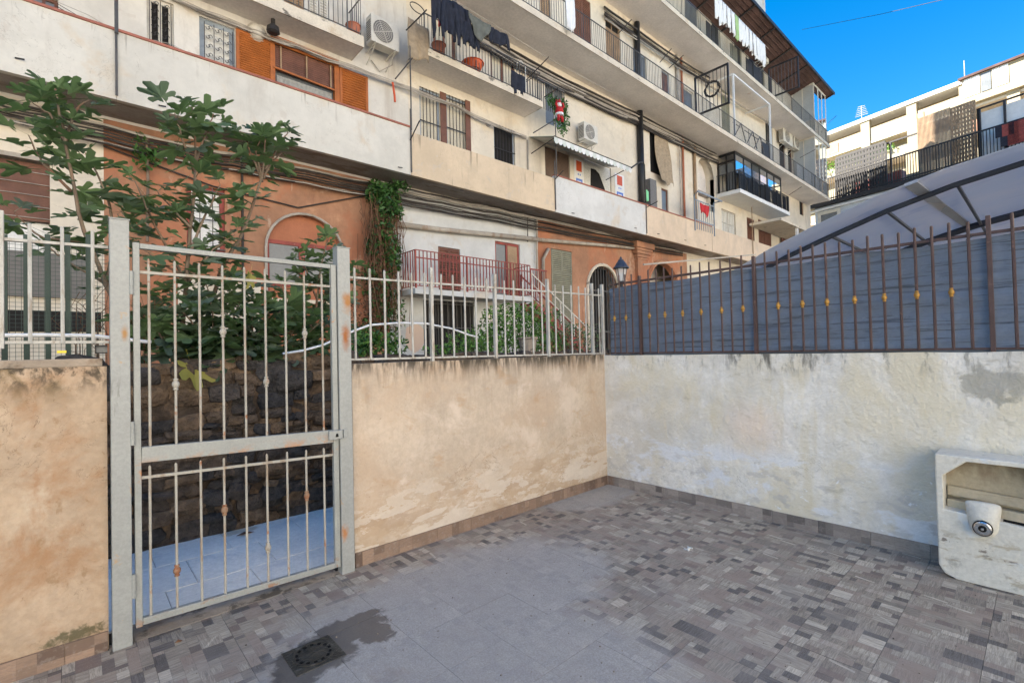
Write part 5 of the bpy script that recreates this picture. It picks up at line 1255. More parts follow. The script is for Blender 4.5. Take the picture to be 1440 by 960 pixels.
# --- projecting clothes-line arms
def arm(px, p0, p1, y0, y1, lab, r=.018): tag(MB().tube([onY(*p0, y0), onY(*p1, y1)], r, 5).build('clothes_arm', M['darkiron'], B), lab)
arm(0, (556, 111), (580, 82), YP-1.0, YP-.05, 'dark metal arm sticking out below the left end of the small balcony')
arm(0, (571, 43), (600, 14), YS, YS-.9, 'dark metal arm at the left end of the small balcony railing')
arm(0, (740, 113), (772, 80), YS, YS-1.0, 'dark metal arm at the right end of the small balcony railing')
arm(0, (750, 187), (778, 170), YP-.9, YP-.05, 'dark metal arm above the left end of the awning')
arm(0, (765, 137), (785, 124), YP-.05, YP-1.0, 'dark metal arm beside the ivy-clad window')
arm(0, (870, 47), (888, 28), YB, YB-1.2, 'dark metal arm on the third-floor railing near the black pipe')
arm(0, (928, 88), (944, 69), YB, YB-1.2, 'left one of the two dark arms near the orange pipe, third floor')
arm(0, (941, 96), (961, 78), YB, YB-1.2, 'right one of the two dark arms near the orange pipe, third floor')
arm(0, (1110, 274), (1127, 263), YV, YV-1.2, 'dark arm at the right end of the black veranda')
arm(0, (1125, 222), (1147, 210), YB, YB-1.4, 'dark arm in front of the third-floor glazed room')
arm(0, (1164, 174), (1176, 163), YB, YB-1.4, 'dark arm pointing into the sky at the end of the top floor')
arm(0, (577, 197), (590, 170), YP-.02, YP-.7, 'short black arm where white and beige parapets meet')
arm(0, (781, 252), (792, 240), YP-.02, YP-.6, 'short black arm where beige and grey parapets meet')
arm(0, (909, 292), (925, 283), YP-.02, YP-.6, 'short black arm where grey and peach parapets meet')
# hook pipe and green tube at the seam
t = tag(MB().tube([onY(888, 236, YP-.6), onY(898, 229, YP-.5), onY(904, 228, YP-.4), onY(906, 232, YP-.3), onY(908, 285, YP-.08)], .035, 7).build('bent_pipe', M['darkiron']), 'bent dark pipe rising over the seam between grey and peach parapets', 'pipe')
p = onY(909.5, 283, YP-.1); tag(MB().lathe((p.x, p.y, p.z-.0), [(.09, 0), (.09, .42), (.04, .46), (.04, .5)], 10).build('plastic_bottle', mat('mint_plastic', (.25, .7, .35), .35, .05, 3, 0)), 'mint green plastic bottle wired to the bent pipe', 'bottle')
# ================================================================= THINGS ON THE FACADE
def ac(px, y, lab, dep=.32):
    x0, x1, z0, z1 = rect(*px, y); t = thing('air_conditioner', lab, 'air conditioner', ((x0+x1)/2, y, z0), 'outdoor air conditioning units')
    y0, y1 = y-dep/2, y+dep/2; w_, h = x1-x0, z1-z0
    MB().box(x0, x1, y0, y1, z0, z1).build('casing', M['ac'], t, bevel=.012)
    c = (x0+w_*.42, y0-.004, z0+h*.5); r = min(w_*.36, h*.42)
    m = MB(); 
    for k in range(1, 7):
        rr = r*k/6; n = 20
        m.tube([(c[0]+rr*math.cos(a*2*math.pi/n), y0-.012, c[2]+rr*math.sin(a*2*math.pi/n)) for a in range(n+1)], .006, 4, cap=False)
    for a in range(4): m.tube([(c[0], y0-.012, c[2]), (c[0]+r*math.cos(a*math.pi/2+.4), y0-.012, c[2]+r*math.sin(a*math.pi/2+.4))], .007, 4)
    m.build('fan_guard', M['ac'], t)
    MB().lathe((c[0], y0-.006, c[2]), [(r, -.003), (r, .004)], 24, 'y').build('fan_opening', M['ac_dark'], t)
    m = MB()
    for k in range(9): zz = z0+h*(.12+.08*k); m.box(x0-.006, x0-.001, y0+.03, y1-.03, zz, zz+h*.045)
    m.build('side_vent', M['ac_dark'], t)
    m = MB()
    for xx in (x0+w_*.15, x1-w_*.15): m.box(xx-.02, xx+.02, y0-.06, YW-.01, z0-.05, z0-.006).tube([(xx, y0, z0-.05), (xx, YW-.02, z0-.38)], .014, 4)
    m.build('bracket', M['frame_white'], t)
    MB().tube([(x1-.1, y1-.05, z0+.02), (x1-.05, y1, z0-.25), (x1-.35, YW-.06, z0-.45), (x1-.6, YW-.04, z0-.2)], .016, 5).build('hose', M['cable_l'], t)
ac((518, 22, 557, 60), YW-.45, 'white air conditioner by the upper left balcony end')
ac((817, 172, 836, 196), YW-.35, 'cream air conditioner above the striped awning')
ac((1098, 178, 1111, 198), YW-.35, 'left one of two air conditioners by the third-floor glazed room')
ac((1113, 187, 1123, 207), YW-.35, 'right one of two air conditioners by the third-floor glazed room')
ac((1068, 66, 1077, 82), YW-.5, 'air conditioner on the top floor behind white laundry')
# laundry
def cloth(label, a, b_, drop, y, matn, cat='clothes', sleeves=False, grp=None, seed=0, tp=.0, name='hanging_garment'):
    rnd = random.Random(seed+3); A, C = onY(*a, y), onY(*b_, y); t = MB(); n, q = 14, 10; w_ = (C-A).length
    for j in range(q+1):
        f_ = j/q
        for i in range(n+1):
            g = i/n; hem = drop*(1+.10*math.sin(g*5+seed)+(.25*math.sin(g*math.pi*2+seed) if tp else 0)); p = A.lerp(C, .5+(g-.5)*(1-tp*f_*.25+.06*math.sin(f_*4)))
            t.v.append((p.x, y+.035*math.sin(g*13+seed)*(.3+f_)+rnd.uniform(-.008, .008), p.z-hem*f_-.03*math.sin(g*math.pi)))
    for j in range(q):
        for i in range(n): k = j*(n+1)+i; t.f.append((k, k+1, k+n+2, k+n+1)); t.c.append(None)
    if sleeves:
        for s, P in ((-1, A), (1, C)):
            k0 = len(t.v)
            for j in range(7):
                f_ = j/6; x = P.x+s*(-.02+.10*math.sin(f_*2)); wd = .09-.03*f_
                t.v += [(x-wd, y-.02+.03*math.sin(f_*5), P.z-.05-drop*1.15*f_), (x, y-.06, P.z-.04-drop*1.15*f_), (x+wd, y-.02, P.z-.05-drop*1.15*f_)]
            for j in range(6):
                for i in range(2): k = k0+j*3+i; t.f.append((k, k+1, k+4, k+3)); t.c.append(None)
    o = t.build(name, M[matn], smooth=True, fix=False); s = o.modifiers.new('thickness', 'SOLIDIFY'); s.thickness = .012
    return tag(o, label, cat, grp)
LY = YS-.75; gl = 'dark laundry on the small balcony line'
cloth('dark blue trousers at the left end of the dark laundry', (606, -12), (620, -4), .95, LY, 'cloth_dark', grp=gl, seed=1, tp=1)
cloth('red and grey garment among the dark laundry', (617, 8), (625, 12), .55, LY+.06, 'cloth_red', grp=gl, seed=2)
cloth('large navy jacket left of the grey shirt', (624, -6), (640, 5), 1.05, LY, 'cloth_dark', grp=gl, seed=3, sleeves=True)
cloth('navy sweatshirt touching the grey shirt', (638, 0), (657, 15), .9, LY+.03, 'cloth_dark', grp=gl, seed=4, sleeves=True)
cloth('olive grey shirt in the middle of the dark laundry', (658, 17), (690, 36), .52, LY-.03, 'cloth_grey', grp=gl, seed=5, tp=1)
cloth('black sleeves hanging under the olive grey shirt', (654, 30), (668, 38), .62, LY+.05, 'cloth_dark', grp=gl, seed=9, sleeves=True)
cloth('short dark top at the right end of the dark laundry', (691, 38), (711, 48), .42, LY, 'cloth_dark', grp=gl, seed=6, sleeves=True)
m = MB()
for d_ in (-.12, 0, .12, .24): m.tube([onY(588, -20, LY+d_), onY(640, 2, LY+d_), onY(700, 38, LY+d_), onY(772, 83, LY+d_), onY(860, 130, LY+d_)], .008, 4, cap=False)
tag(m.build('clothes_line', M['cable_l']), 'clothes lines running from the small balcony along the facade', 'clothes line')
cloth('brown net blanket draped over the left side of the small balcony railing', (574, 24), (603, 42), 1.05, YS-.0, 'cloth_tan', 'blanket', seed=7)
cloth('navy jeans on the balcony rail by the white drying rack', (719, 98), (738, 108), .75, YS+.02, 'cloth_dark', seed=8)
t = thing('drying_rack', 'white folding drying rack on the small balcony', 'drying rack', tuple(onY(730, 125, YS+.3)))
m = MB(); P = [onY(726, 128, YS+.25), onY(727, 88, YS+.25), onY(733, 86, YS+.25), onY(739, 95, YS+.25), onY(739, 134, YS+.25)]
m.tube(P, .014, 5); m.tube([onY(726, 110, YS+.25), onY(739, 117, YS+.25)], .01, 4); m.build('rack_frame', M['whitepaint'], t)
def basin_(px, py, y, r, h, lab, matn='orange_plastic', nm='plastic_basin', cat='basin'):
    p = onY(px, py, y); tag(MB().lathe((p.x, p.y, p.z), [(r*.7, 0), (r*.95, h*.9), (r*1.04, h*.92), (r*1.04, h), (r*.9, h), (r*.66, .02)], 16).build(nm, M[matn], smooth=False), lab, cat)
basin_(665, 99, YS+.35, .36, .22, 'bright orange plastic basin on the small balcony')
basin_(617, 75, YS+.35, .22, .26, 'terracotta flower pot on the small balcony', 'terracotta', 'flower_pot', 'flower pot')
basin_(497, 50, YS+.42, .2, .26, 'terracotta flower pot on the upper left balcony corner', 'terracotta', 'flower_pot', 'flower pot')
# white laundry on the top floor
cols = ['cloth_white']*5+['cloth_green']+['cloth_white']*8
a, e = (1005, 14), (1077, 90); drops = [1.5, 1.9, 1.4, 1.5, 1.6, 1.8, 1.5, 1.7, 1.4, 1.8, 1.9, 1.8, 1.6, 1.9]
names = ['white sheet at the left end of the top-floor laundry', 'second white piece from the left of the top-floor laundry', 'white piece hanging third from the left on the top floor', 'white piece hanging fourth from the left on the top floor', 'white piece just left of the green towel', 'pale green towel in the top-floor laundry', 'white piece just right of the green towel',
 'second white piece right of the green towel', 'third white piece right of the green towel', 'fourth white piece right of the green towel', 'fifth white piece right of the green towel', 'sixth white piece right of the green towel', 'next to last white piece of the top-floor laundry', 'white piece at the right end of the top-floor laundry']
n = len(cols)
pp = [onY(a[0]+(e[0]-a[0])*k/n, a[1]+(e[1]-a[1])*k/n, YB-.45) for k in range(n+1)]
xL, xR = onY(1005, 14, YB-.45).x, onY(1077, 90, YB-.45).x
zt = 19.45
def prj(x, y, z):
    c = ROT.transposed() @ Vector((x, y, z-CAMZ)); return 720+FPX*c.x/-c.z, 480-FPX*c.y/-c.z
for k in range(n):
    x0_, x1_ = xL+(xR-xL)*k/n+.04, xL+(xR-xL)*(k+1)/n-.04
    cloth(names[k], prj(x0_, YB-.45, zt), prj(x1_, YB-.45, zt), (.9+.3*(drops[k]-1.4))*1.25, YB-.45, cols[k], 'laundry', grp='white laundry on the top floor', seed=k, tp=0, name='hanging_laundry')
tag(MB().tube([(xL-.5, YB-.45, zt), (xR+.5, YB-.45, zt)], .01, 4).build('clothes_line', M['cable_l']), 'clothes line of the top-floor laundry', 'clothes line')
cloth('pale towel hanging on the third-floor railing above the dark laundry', (795, -8), (807, -2), 1.15, YB-.2, 'cloth_white', 'towel', seed=5, name='towel')
p0, p1 = onY(982, 284, YP-.5), onY(994, 290, YP-.5)
cloth('small red garment on the grey grille', (984, 285), (997, 290), .5, YP-.12, 'cloth_red', 'clothes', seed=3, tp=1, name='hanging_garment')
# awning
ay = 11.7
A, C = onY(779, 189, ay), onY(888, 238, ay)
t = thing('awning', 'white and grey-green striped awning with scalloped edge', 'awning', ((A.x+C.x)/2, YW, A.z))
zf = (A.z+C.z)/2; n = 22; m = MB(); m2 = MB()
for k in range(n):
    a = A.x+(C.x-A.x)*k/n; c = A.x+(C.x-A.x)*(k+1)/n; mm = m if k % 2 else m2; xm = (a+c)/2
    mm.prism([(a, ay, zf), (c, ay, zf), (c, YW-.01, zf+.42), (a, YW-.01, zf+.42)], (0, 0, .012))
    mm.prism([(a, ay-.004, zf-.002), (c, ay-.004, zf-.002), (c, ay-.004, zf-.17), (c-(c-a)*.25, ay-.004, zf-.235), (xm, ay-.004, zf-.25), (a+(c-a)*.25, ay-.004, zf-.235), (a, ay-.004, zf-.17)], (0, -.006, 0))
m.build('white_stripes', M['whitepaint'], t); m2.build('grey_stripes', mat('grey_green_canvas', (.60, .63, .58), .85, .06, 3, .1, 40), t)
MB().tube([(A.x, ay, zf), (C.x, ay, zf)], .025, 6).tube([(A.x+.1, ay, zf), (A.x+.1, YW-.03, zf-.2)], .018, 5).tube([(C.x-.1, ay, zf), (C.x-.1, YW-.03, zf-.2)], .018, 5).build('frame', M['darkiron'], t)
# ivy-clad little railing and cloth doll
t = thing('ivy_screen', 'ivy screen hanging in front of the second-floor window', 'plant screen', tuple(onY(785, 185, YP)))
rnd = random.Random(4); m = MB()
for (px, py, rx, ry, n) in ((776, 140, 8, 10, 90), (790, 168, 11, 24, 420), (784, 150, 12, 10, 160), (792, 150, 8, 12, 160)):
    p = onY(px, py, YP+.2); sx = (onY(px+rx, py, YP)-onY(px, py, YP)).x; sz = (onY(px, py-ry, YP)-onY(px, py, YP)).z; leaf_cloud(m, p, (sx, .12, sz), n, .07, rnd)
tag(m.build('foliage', M['ivy'], t, fix=False), kind='stuff')
a, c = onY(765, 165, YP), onY(803, 185, YP)
m = MB(); 
for k in range(14): x = a.x+(c.x-a.x)*k/13; m.box(x-.01, x+.01, YP+.3, YP+.32, 10.4, 11.4)
m.box(a.x, c.x, YP+.29, YP+.33, 11.4, 11.44).build('railing', M['greyiron'], t)
p = onY(787, 171, YP-.05); q = onY(786, 142, YP-.05); h = q.z-p.z
d_ = thing('cloth_doll', 'small red and white cloth doll hanging on the ivy screen', 'doll', (p.x, p.y, p.z), None)
MB().lathe((p.x, p.y, p.z+h*.30), [(.04, 0), (.15, .03), (.15, h*.25), (.10, h*.38), (.05, h*.40)], 10).build('body', M['cloth_red'], d_, smooth=True)
MB().lathe((p.x, p.y, p.z+h*.70), [(.03, 0), (.09, .04), (.09, .13), (.03, .17)], 10).build('head', M['cloth_white'], d_, smooth=True)
MB().lathe((p.x+.01, p.y, p.z+h*.83), [(.10, 0), (.07, .06), (.02, .2)], 10).build('hat', M['cloth_red'], d_, smooth=True)
for s in (-1, 1):
    MB().tube([(p.x+s*.10, p.y, p.z+h*.64), (p.x+s*.2, p.y-.03, p.z+h*.78), (p.x+s*.17, p.y-.03, p.z+h*.95)], .045, 7).build('arm', M['cloth_red'], d_, smooth=True)
    MB().tube([(p.x+s*.07, p.y, p.z+h*.33), (p.x+s*.10, p.y-.05, p.z+h*.16), (p.x+s*.11, p.y-.03, p.z)], .055, 7).build('leg', M['cloth_red'], d_, smooth=True)
MB().lathe((p.x, p.y, p.z+h*.28), [(.155, 0), (.16, .04), (.155, .08)], 10).build('trim', M['cloth_white'], d_)
# white pipe pergola, guard panels, drying racks on the third floor
t = thing('pipe_frame', 'white square pipe frame standing on the third-floor balcony', 'frame', (BX_(1034), YB, 13.05))
xa_, xb_ = BX_(1034, 130), BX_(1085, 170); z_ = 16.65
for nm, p_, q_ in (('post', (xa_, YB+.1, 13.06), (xa_, YB+.1, z_)), ('post', (xb_, YB+.1, 13.06), (xb_, YB+.1, z_)), ('beam', (xa_, YB+.1, z_+.04), (xb_, YB+.1, z_+.04)), ('beam', (xa_, YB+.14, z_+.04), (xa_, YW-.05, z_+.04)), ('beam', (xb_, YB+.14, z_+.04), (xb_, YW-.05, z_+.04))):
    MB().sq(p_, q_, .045).build(nm, M['whitepaint'], t)
def guard(px, z0, z1, out, lab, wreath=False):
    x = BX_(*px); t = thing('guard_panel', lab, 'guard panel', (x, YB, z0), 'barred guard panels jutting from the balconies'); m = MB()
    y0, y1 = YB-out, YB+.5
    m.box(x-.04, x+.04, y0, y1, z1-.08, z1).box(x-.04, x+.04, y0, y1, z0, z0+.08).box(x-.04, x+.04, y0, y0+.08, z0+.081, z1-.081).box(x-.04, x+.04, y1-.08, y1, z0+.081, z1-.081); m.build('frame', M['darkiron'], t)
    m = MB()
    for k in range(1, 9): yy = y0+(y1-y0)*k/9; m.box(x-.012, x+.012, yy-.012, yy+.012, z0+.08, z1-.08)
    m.build('bars', M['greyiron'], t)
    if wreath:
        w_ = thing('wreath', 'dark twig wreath hung on the barred guard panel', 'wreath', (x-.08, YB-.45, (z0+z1)/2)); m = MB(); n = 40; rr_ = random.Random(2)
        for c in range(7): m.tube([(x-.1+rr_.uniform(-.04, .04), YB-.45+(.36+rr_.uniform(-.06, .06))*math.cos(k*2*math.pi/n), (z0+z1)/2+(.36+rr_.uniform(-.06, .06))*math.sin(k*2*math.pi/n)) for k in range(n+1)], .022, 4, cap=False)
        m.build('twigs', M['darkiron'], w_)
guard((991, 150), 13.3, 15.3, 1.25, 'barred guard panel with a wreath beside the white pipe frame', True)
guard((1093, 140), 17.6, 19.6, 1.3, 'barred guard panel on the top-floor balcony')
for k, px in enumerate((1040, 1056, 1066)):
    x = BX_(px, 165); m = MB(); y = YB-.02
    m.sq((x-.7, y, 13.15), (x, y-.05, 14.0), .02).sq((x+.7, y, 13.15), (x, y-.05, 14.0), .02).sq((x-.5, y+.2, 14.0), (x+.5, y+.2, 14.0), .015)
    tag(m.build('trestle', M['greyiron']), ['dark trestle standing leftmost along the third-floor railing', 'dark trestle between the two others along the third-floor railing', 'dark trestle standing rightmost along the third-floor railing'][k], 'trestle', 'trestles on the third-floor balcony')
x = BX_(1079, 185); tag(MB().box(x-.5, x+.5, YB+.12, YB+.2, 13.1, 14.0).build('dark_board', M['blackpipe']), 'dark board behind the third-floor railing below the pipe frame', 'board')
for k, (a, c) in enumerate(((1053, 1061), (1063, 1074), (999, 1005), (1006, 1011), (1032, 1041))):
    xa_, xc_ = BX_(a, 100), BX_(c, 105); tag(MB().box(xa_, xc_, YB+.13, YB+.17, 17.5, 18.45).build('railing_cover', M['darkiron' if k != 4 else 'olive_shutter'], L4), None)
# jutting lower canopy at the right end, small annex
an = thing('annex', 'small cream annex with a flat porch roof at the end of the block', 'house', (47, 12, 0))
ax = onY(1099, 330, 11.9)
E_ = onY(1089, 320, 12.0)
MB().box(38.5, 53, 12.0+.9, 16, 0, 8.2).build('wall', M['cream2'], an)
p = onY(1099, 324, 12.85); q = onY(1109, 345, 12.85); MB().box(p.x, q.x, 12.84, 12.9, q.z-1, p.z).build('door', M['brown_wood'], an)
a = onY(1098, 309, 11.0); c = onY(1153, 316, 11.0)
MB().box(a.x, c.x, 11.0, 12.89, a.z, a.z+.16).build('porch_roof', M['fascia'], an)
for px in (1121, 1137): x = onY(px, 320, 11.1).x; MB().box(x-.08, x+.08, 11.05, 11.2, 2, a.z-.002).build('post', M['whitepaint'], an)
# ================================================================= CANOPY OF THE NEIGHBOUR
t = thing('car_canopy', 'curved grey translucent sheet canopy on dark tubes behind the brown fence', 'canopy', (7, 0, 1))
prof = [(3.1, 2.12), (2.6, 2.36), (2.138, 2.563), (1.643, 2.735), (1.123, 2.905), (.595, 3.035), (.106, 3.115), (-.5, 3.17), (-1.2, 3.18), (-2.0, 3.13), (-3, 2.98)]
def rib(x, nm, r=.035): MB().tube([(x, y, z) for y, z in prof], r, 8).build(nm, M['canopy_tube'], t, smooth=True)
m = MB(); xs = [6.0, 6.25, 6.5, 7.3, 8.1, 9, 10, 11.2]; 
for i, x in enumerate(xs):
    for y, z in prof: m.v.append((x, y, z+.045+.012*math.sin(x*3+y*2)))
n = len(prof)
for i in range(len(xs)-1):
    for j in range(n-1): k = i*n+j; m.f.append((k, k+n, k+n+1, k+1)); m.c.append(None)
o = m.build('sheet', M['canopy'], t, smooth=True, fix=False); s = o.modifiers.new('thickness', 'SOLIDIFY'); s.thickness = .008
rib(6.5, 'rib', .030); rib(9.0, 'rib', .045); rib(11.2, 'rib', .04)
for y in (1.643, 1.123, .56, -.1, -.9, -1.7):
    z = [b_ for a_, b_ in prof]; import bisect
    for (ya, za), (yb, zb_) in zip(prof, prof[1:]):
        if yb <= y <= ya: z = za+(zb_-za)*(ya-y)/(ya-yb)
    MB().sq((6.5, y, z-.01), (11.2, y, z-.01), .013).build('purlin', M['canopy_tube'], t)
m = MB()
for (ya, za), (yb, zb_) in zip(prof, prof[1:]): pass
y = 1.35; z = 2.83; m.prism([(6.0, .90, 3.0), (9, .74, 3.04), (9, .66, 3.055), (6.0, .80, 3.02)], (0, 0, .03)); m.build('seam', M['canopy_seam'], t)
for y in (2.9, -.4, -2.9):
    z = 2.2 if y > 2 else 3.1 if y > -1 else 2.95
    for x in (6.5, 9.0): MB().tube([(x, y, -1), (x, y, z)], .04, 8).build('post', M['canopy_tube'], t)
tag(MB().sq(onY(905, 372, 6.2), onY(1062, 358, 6.2), .018).build('clothes_pole', M['cable_l']), 'pale horizontal metal pole above the corner of the brown fence', 'pole')
cl = MB(); A = onX(1060, 372, 6.0); 
tag(cl.prism([onX(1082, 352, 7.5), onX(1104, 338, 7.5), onX(1150, 338, 7.5), onX(1110, 366, 7.5), onX(1050, 380, 7.5)], (.02, 0, 0)).build('tarpaulin', M['cloth_white']), 'white tarpaulin gathered at the low end of the canopy', 'tarpaulin')
# lantern
ly = 4.3; p = onY(874, 399, ly); q = onY(874, 361, ly); H = q.z-p.z; lx = p.x
t = thing('garden_lantern', 'black lantern on a post behind the fence corner', 'lamp', (lx, ly, -1)); z0 = p.z
def fr(r0, r1, za, zb, nm, matn, n=6):
    MB().lathe((lx, ly, 0), [(r0, z0+za*H), (r1, z0+zb*H)], n).build(nm, M[matn], t)
fr(.030, .034, -.02, .05, 'collar', 'blackpipe', 12); fr(.052, .052, .05, .09, 'base_ring', 'blackpipe'); fr(.050, .083, .09, .56, 'glass_cage', 'lantern_glass')
m = MB()
for k in range(6): a_ = k*math.pi/3; m.tube([(lx+.052*math.cos(a_), ly+.052*math.sin(a_), z0+.09*H), (lx+.086*math.cos(a_), ly+.086*math.sin(a_), z0+.56*H)], .005, 5)
m.build('cage_bar', M['blackpipe'], t)
MB().lathe((lx, ly, 0), [(.118, z0+.56*H), (.118, z0+.60*H), (.10, z0+.64*H), (.075, z0+.75*H), (.045, z0+.84*H), (.045, z0+.87*H), (.02, z0+.90*H), (.018, z0+.94*H), (.006, z0+1.0*H)], 12).build('lid', M['steelblue'] if False else M['canopy_tube'], t)
MB().lathe((lx, ly, z0+.10*H), [(.014, 0), (.014, .03), (.030, .07), (.028, .11), (.008, .13)], 10).build('bulb', M['cloth_white'], t, smooth=True)
MB().tube([(lx, ly, -1.5), (lx, ly, z0-.02*H)], .024, 10).build('post', M['blackpipe'], t)
# planter
p = onY(742, 474, 8.2); t = thing('planter', 'grey stone planter among the shrubs behind the fence', 'planter', (p.x, 8.2, 1.3))
MB().lathe((p.x, 8.2, 1.3), [(.12, 0), (.17, .1), (.21, p.z-1.36), (.24, p.z-1.34), (.24, p.z-1.3), (.19, p.z-1.3)], 14).build('pot', M['concrete'], t)
# ================================================================= FAR BUILDINGS (turned a little from the side wall)
DD = Vector((.235, .972, 0)).normalized(); NN = Vector((-DD.y, DD.x, 0))      # along the front, out of the front
def onF(px, py, D):
    r = ray(px, py); return Vector((0, 0, CAMZ))+r*(-D/r.dot(NN))
def fbox(m, s0, s1, d0, d1, z0, z1):          # s along DD, d out of the front (towards us)
    c = DD*((s0+s1)/2)+NN*((d0+d1)/2)+Vector((0, 0, (z0+z1)/2)); return m.obox(c, DD*abs(s1-s0)/2, NN*abs(d1-d0)/2, Vector((0, 0, abs(z1-z0)/2)))
def S(px, py, D): return onF(px, py, D).dot(DD)
def Z(px, py, D): return onF(px, py, D).z
D1 = 46.0
h1 = thing('terraced_house', 'pale blue-white house with a dark railed roof terrace beyond the block', 'house', tuple(onF(1200, 300, D1)*1))
sa, sb_ = S(1146, 293, D1), S(1480, 210, D1); zr = Z(1147, 294, D1)
m = MB(); fbox(m, sb_, sa, -D1, -D1-12, -2, zr); m.build('wall', mat('pale_blue_render', (.52, .58, .66), .85, .06, 1, .1, 10), h1)
m = MB(); fbox(m, sb_, sa+.3, -D1+.5, -D1-12, zr+.002, zr+.35); m.build('roof_edge', M['darkiron'], h1)
m = MB(); fbox(m, sb_, sa+.4, -D1+.35, -D1+.01, zr-.35, zr-.2); m.build('string_course', M['whitepaint'], h1)
for a, c in ((1155, 1178), (1186, 1212)):
    m = MB(); z1_ = Z(a, 303, D1); fbox(m, S(a, 303, D1), S(c, 297, D1), -D1+.02, -D1+.08, z1_-3, z1_); w_ = m.build('window', M['glass_grey'], h1)
    m = MB(); s0, s1 = S(a, 303, D1), S(c, 297, D1)
    fbox(m, s0+.25, s0, -D1+.02, -D1+.14, z1_-3, z1_+.25); fbox(m, s1, s1-.25, -D1+.02, -D1+.14, z1_-3, z1_+.25); fbox(m, s0, s1, -D1+.02, -D1+.14, z1_+.001, z1_+.25); m.build('frame', M['frame_white'], w_)
zt0 = zr+.36
o = MB(); n = 84
for k in range(n+1): s = sb_+(sa-sb_)*k/n; fbox(o, s-.022, s+.022, -D1+.3, -D1+.34, zt0, zt0+2.0)
fbox(o, sb_, sa, -D1+.28, -D1+.38, zt0+1.95, zt0+2.05); fbox(o, sb_, sa, -D1+.28, -D1+.38, zt0+.1, zt0+.2); o.build('terrace_railing', M['darkiron'], h1)
zb2 = zt0+2.05
m = MB(); s0, s1 = S(1176, 245, D1), S(1245, 215, D1); n = 16
for k in range(n+1): s = s1+(s0-s1)*k/n; fbox(m, s-.09, s+.09, -D1-.0, -D1-.08, zt0, zt0+3.6)
for k in range(9): z = zt0+.2+k*.42; fbox(m, s1, s0, -D1+.01, -D1-.05, z, z+.2)
tag(m.build('lattice_screen', M['darkiron'], h1), 'dark wooden lattice screen at the left of the terrace')
m = MB(); s0, s1 = S(1340, 215, D1), S(1372, 205, D1)
for k in range(8): s = s1+(s0-s1)*k/7; fbox(m, s-.07, s+.07, -D1-.0, -D1-.08, zt0, zt0+4.5)
for k in range(14): z = zt0+.2+k*.32; fbox(m, s1, s0, -D1+.01, -D1-.05, z, z+.14)
tag(m.build('lattice_screen', M['tan_wood'], h1), 'pale wooden lattice screen right of the reed screen')
m = MB(); s0, s1 = S(1291, 220, D1), S(1338, 205, D1); n = 26
for k in range(n): s = s1+(s0-s1)*k/n; fbox(m, s+.02, s+(s0-s1)/n-.02, -D1-.0, -D1-.1, zt0, zt0+4.6)
tag(m.build('reed_screen', M['tan_wood'], h1), 'tan reed screen on the terrace')
m = MB(); s0, s1 = S(1214, 232, D1), S(1290, 205, D1); zq = zt0+3.5
for s in (s0, (s0+s1)/2, s1): fbox(m, s-.06, s+.06, -D1-.2, -D1-.32, zt0, zq)
fbox(m, s1, s0, -D1-.2, -D1-.32, zq, zq+.12); m.build('pergola', M['darkiron'], h1)
m = MB(); fbox(m, S(1376, 200, D1), S(1480, 180, D1), -D1-.5, -D1-.6, zt0, zt0+3.6); m.build('white_screen', M['whitepaint'], h1)
m = MB()
for px in (1374, 1376, 1412): s = S(px, 200, D1); fbox(m, s-.06, s+.06, -D1-.3, -D1-.42, zt0, zt0+3.9)
fbox(m, S(1374, 200, D1), S(1480, 180, D1), -D1-.3, -D1-.42, zt0+3.8, zt0+3.9); m.build('frame', M['darkiron'], h1)
m = MB(); fbox(m, S(1180, 250, D1), S(1250, 225, D1), -D1-2.0, -D1-3.0, zt0, zt0+1.6); m.build('terrace_box', M['redmetal'], h1)
m = MB(); fbox(m, S(1266, 232, D1), S(1284, 225, D1), -D1-.9, -D1-1.0, zt0, zt0+2.6); m.build('yellow_panel', M['yellow_b'], h1)
# a few things on that terrace
for k, (px, py, mt_, lab) in enumerate(((1420, 188, 'cloth_dark', 'dark garment drying on the far terrace, left'), (1430, 186, 'redmetal', 'maroon garment drying on the far terrace'), (1438, 184, 'cloth_dark', 'dark garment drying on the far terrace, at the frame edge'))):
    p = onF(px, py, D1-.6); m = MB(); m.obox(p, DD*.45, NN*.04, Vector((0, 0, .75))); m.obox(p+Vector((0, 0, .35))+DD*.55, DD*.16, NN*.04, Vector((0, 0, .4))).obox(p+Vector((0, 0, .35))-DD*.55, DD*.16, NN*.04, Vector((0, 0, .4)))
    tag(m.build('hanging_garment', M[mt_]), lab, 'clothes', 'clothes drying on the far terrace')
D2 = 78.0
h2 = thing('hillside_flats', 'long sunlit cream flats with deep balconies on the hill', 'building', tuple(onF(1280, 300, D2)))
s0, s1 = S(1150, 190, D2), S(1356, 122, D2); zt = (Z(1165, 188, D2)+Z(1355, 122, D2))/2
zf1 = (Z(1165, 214, D2)+Z(1357, 163, D2))/2; zf2 = (Z(1170, 246, D2)+Z(1357, 198, D2))/2-.8
print('far', s0, s1, zt, zf1, zf2, Z(1165, 188, D2), Z(1355, 122, D2))
sR = S(1500, 100, D2)
m = MB(); fbox(m, s0+14, sR, -D2-2.6, -D2-14, -2, zt+.3); m.build('wall', M['yellow_b'], h2)
hh = zt-zf1
for k in range(4):
    zf = zf1-k*(hh+.1) if k else zf1
    zf = zt-(k+1)*hh
    m = MB(); fbox(m, s0+14, sR, -D2, -D2-2.59, zf-.12, zf+.15); m.build('floor_slab', M['fascia'], h2)
for k in range(4):
    zf = zt-(k+1)*hh; up = hh*.42 if k else hh*.62
    m = MB(); fbox(m, s0+14, sR, -D2-.02, -D2-.25, zf+.16, zf+up); m.build('parapet', M['yellow_b'], h2)
